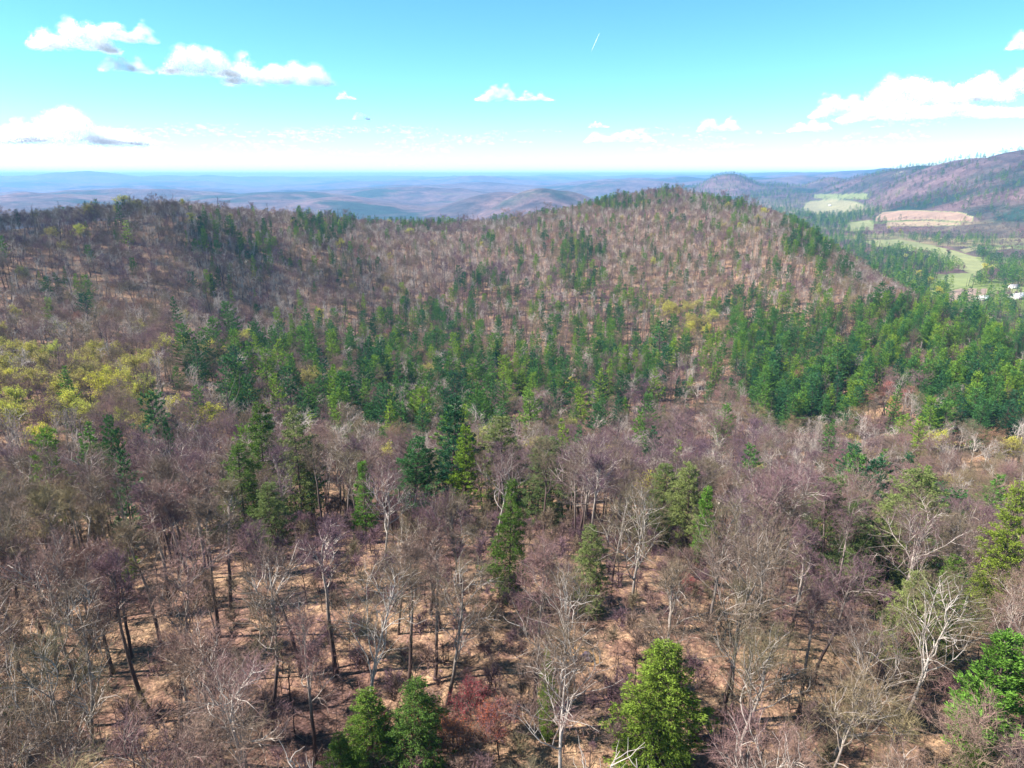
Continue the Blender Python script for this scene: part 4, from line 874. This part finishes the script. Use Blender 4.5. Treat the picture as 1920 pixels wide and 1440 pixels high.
CL = [(85, 190, 44, 92, 12000, 'left puff of the top left pair of white clouds'), (185, 272, 42, 76, 12000, 'right puff of the top left pair of white clouds'), (202, 270, 104, 134, 12000, 'small white cloud hanging below the top left pair'),
      (320, 428, 84, 140, 12000, 'white cloud trailing down to the right at the upper left'), (440, 604, 107, 160, 12000, 'flat-bottomed twin-headed white cloud at the upper left of centre'),
      (634, 664, 171, 187, 14000, 'tiny white cloud right of the twin-headed one'), (664, 692, 208, 225, 14000, 'faint tiny cloud below the other tiny one'), (895, 962, 161, 190, 14000, 'small white cloud left of its twin at the top centre'), (968, 1035, 170, 190, 14000, 'small flat white cloud right of its twin at the top centre'),
      (1316, 1382, 221, 247, 18000, 'small rounded white cloud above the conical peak'), (1105, 1140, 227, 240, 20000, 'speck of cloud above the long low one right of centre'), (1488, 1550, 222, 247, 17000, 'lowest small cloud left of the big right bank'), (1534, 1620, 181, 220, 16000, 'white cloud between the lowest small one and the big right bank'),
      (1658, 1850, 142, 198, 14000, 'largest white cloud mass at the upper right'), (1618, 1890, 180, 222, 15000, 'broad grey-bellied lower layer of the upper right cloud mass'), (1850, 1960, 136, 180, 14000, 'white cloud cut by the right edge'), 
      (30, 235, 196, 268, 15000, 'big white cloud with blue-grey belly above the left hills'), (-30, 60, 225, 262, 16000, 'white cloud at the left edge beside the grey-bellied one'), (1910, 1960, 60, 90, 12000, 'cloud scrap at the upper right edge'),
      (1100, 1222, 243, 268, 22000, 'long low flat cloud right of centre')]
for k, (x0, x1, y0, y1, dist, lab) in enumerate(CL):
    mb, c = cloud_mb(x0, x1, y0, y1, dist, 800 + k, int(70 + (x1 - x0) * 1.9)); o = link(D.objects.new('cloud', mb.mesh('cloud', M['cloud']))); o.location = c; tag(o, lab, 'cloud', 'white fair-weather clouds')
# the low band of stretched cloud above the horizon
mb = MB(); rs = np.random.default_rng(901); bank = []
for k in range(110):
    px = rs.uniform(-80, 1000) if rs.random() < .78 else rs.uniform(1000, 2000); py = rs.uniform(236, 306) - (12 if px > 1650 else 0); wd = rs.uniform(40, 150); hh = rs.uniform(8, 20)
    m1, c = cloud_mb(px - wd / 2, px + wd / 2, py - hh / 2, py + hh / 2, 24000 + (py - 238) * 300, 2000 + k, 30)
    v = np.concatenate(m1.v) + c; mb.add(v, np.concatenate(m1.f))
o = link(D.objects.new('cloud_bank', mb.mesh('cloud_bank', M['cloud'], True))); tag(o, 'thin stretched white cloud layers low over the horizon', None, None, 'stuff')
# a broad thin cloud out of frame to the left shades the upper left hillside
rs = np.random.default_rng(55); mb = MB(); n = 2000; q = rs.normal(size=(n, 2)) * .5; q = q[np.hypot(*q.T) < 1.15]; n = len(q)
mb.spikes(np.stack([q[:, 0] * 300, q[:, 1] * 230, rs.normal(size=n) * 12], 1), unit(rs.normal(size=(n, 3)) * [1, 1, .25]), rs.uniform(8, 18, n), 11., rs, 1)
o = link(D.objects.new('cloud', mb.mesh('cloud', M['cloud']))); o.location = Vector((-360, 620, -55)) + Vector(SD) * 1500; tag(o, 'thin cloud beyond the left edge whose shade darkens the left hillside', 'cloud')
# contrail
p0 = ray(1109, 96); p1 = ray(1124, 62); p0 = p0 / np.linalg.norm(p0) * 30000; p1 = p1 / np.linalg.norm(p1) * 30000
mb = MB(); q = np.linspace(0, 1, 14)[:, None]; mb.tube(p0 + (p1 - p0) * q - p0, 8 * np.sin(np.linspace(.15, 2.9, 14)), 8)
o = link(D.objects.new('contrail', mb.mesh('contrail', M['cloud'], True))); o.location = p0; tag(o, 'short thin white aircraft trail alone in the blue sky at the top', 'contrail')

# ------------------------------------------------------------------ haze
M['haze'] = D.materials.new('haze'); M['haze'].use_nodes = True; t = M['haze'].node_tree; t.nodes.remove(t.nodes['Principled BSDF'])
pv = t.nodes.new('ShaderNodeVolumePrincipled'); pv.inputs['Color'].default_value = (.30, .58, 1.0, 1); pv.inputs['Density'].default_value = 7e-5; pv.inputs['Anisotropy'].default_value = .1
t.links.new(pv.outputs[0], t.nodes['Material Output'].inputs['Volume'])
mb = MB(); box(mb, -44500, 44500, -44500, 44500, -620, 121)
o = link(D.objects.new('haze', mb.mesh('haze', M['haze']))); tag(o, 'pale blue air that fades the distant ranges', None, None, 'stuff')
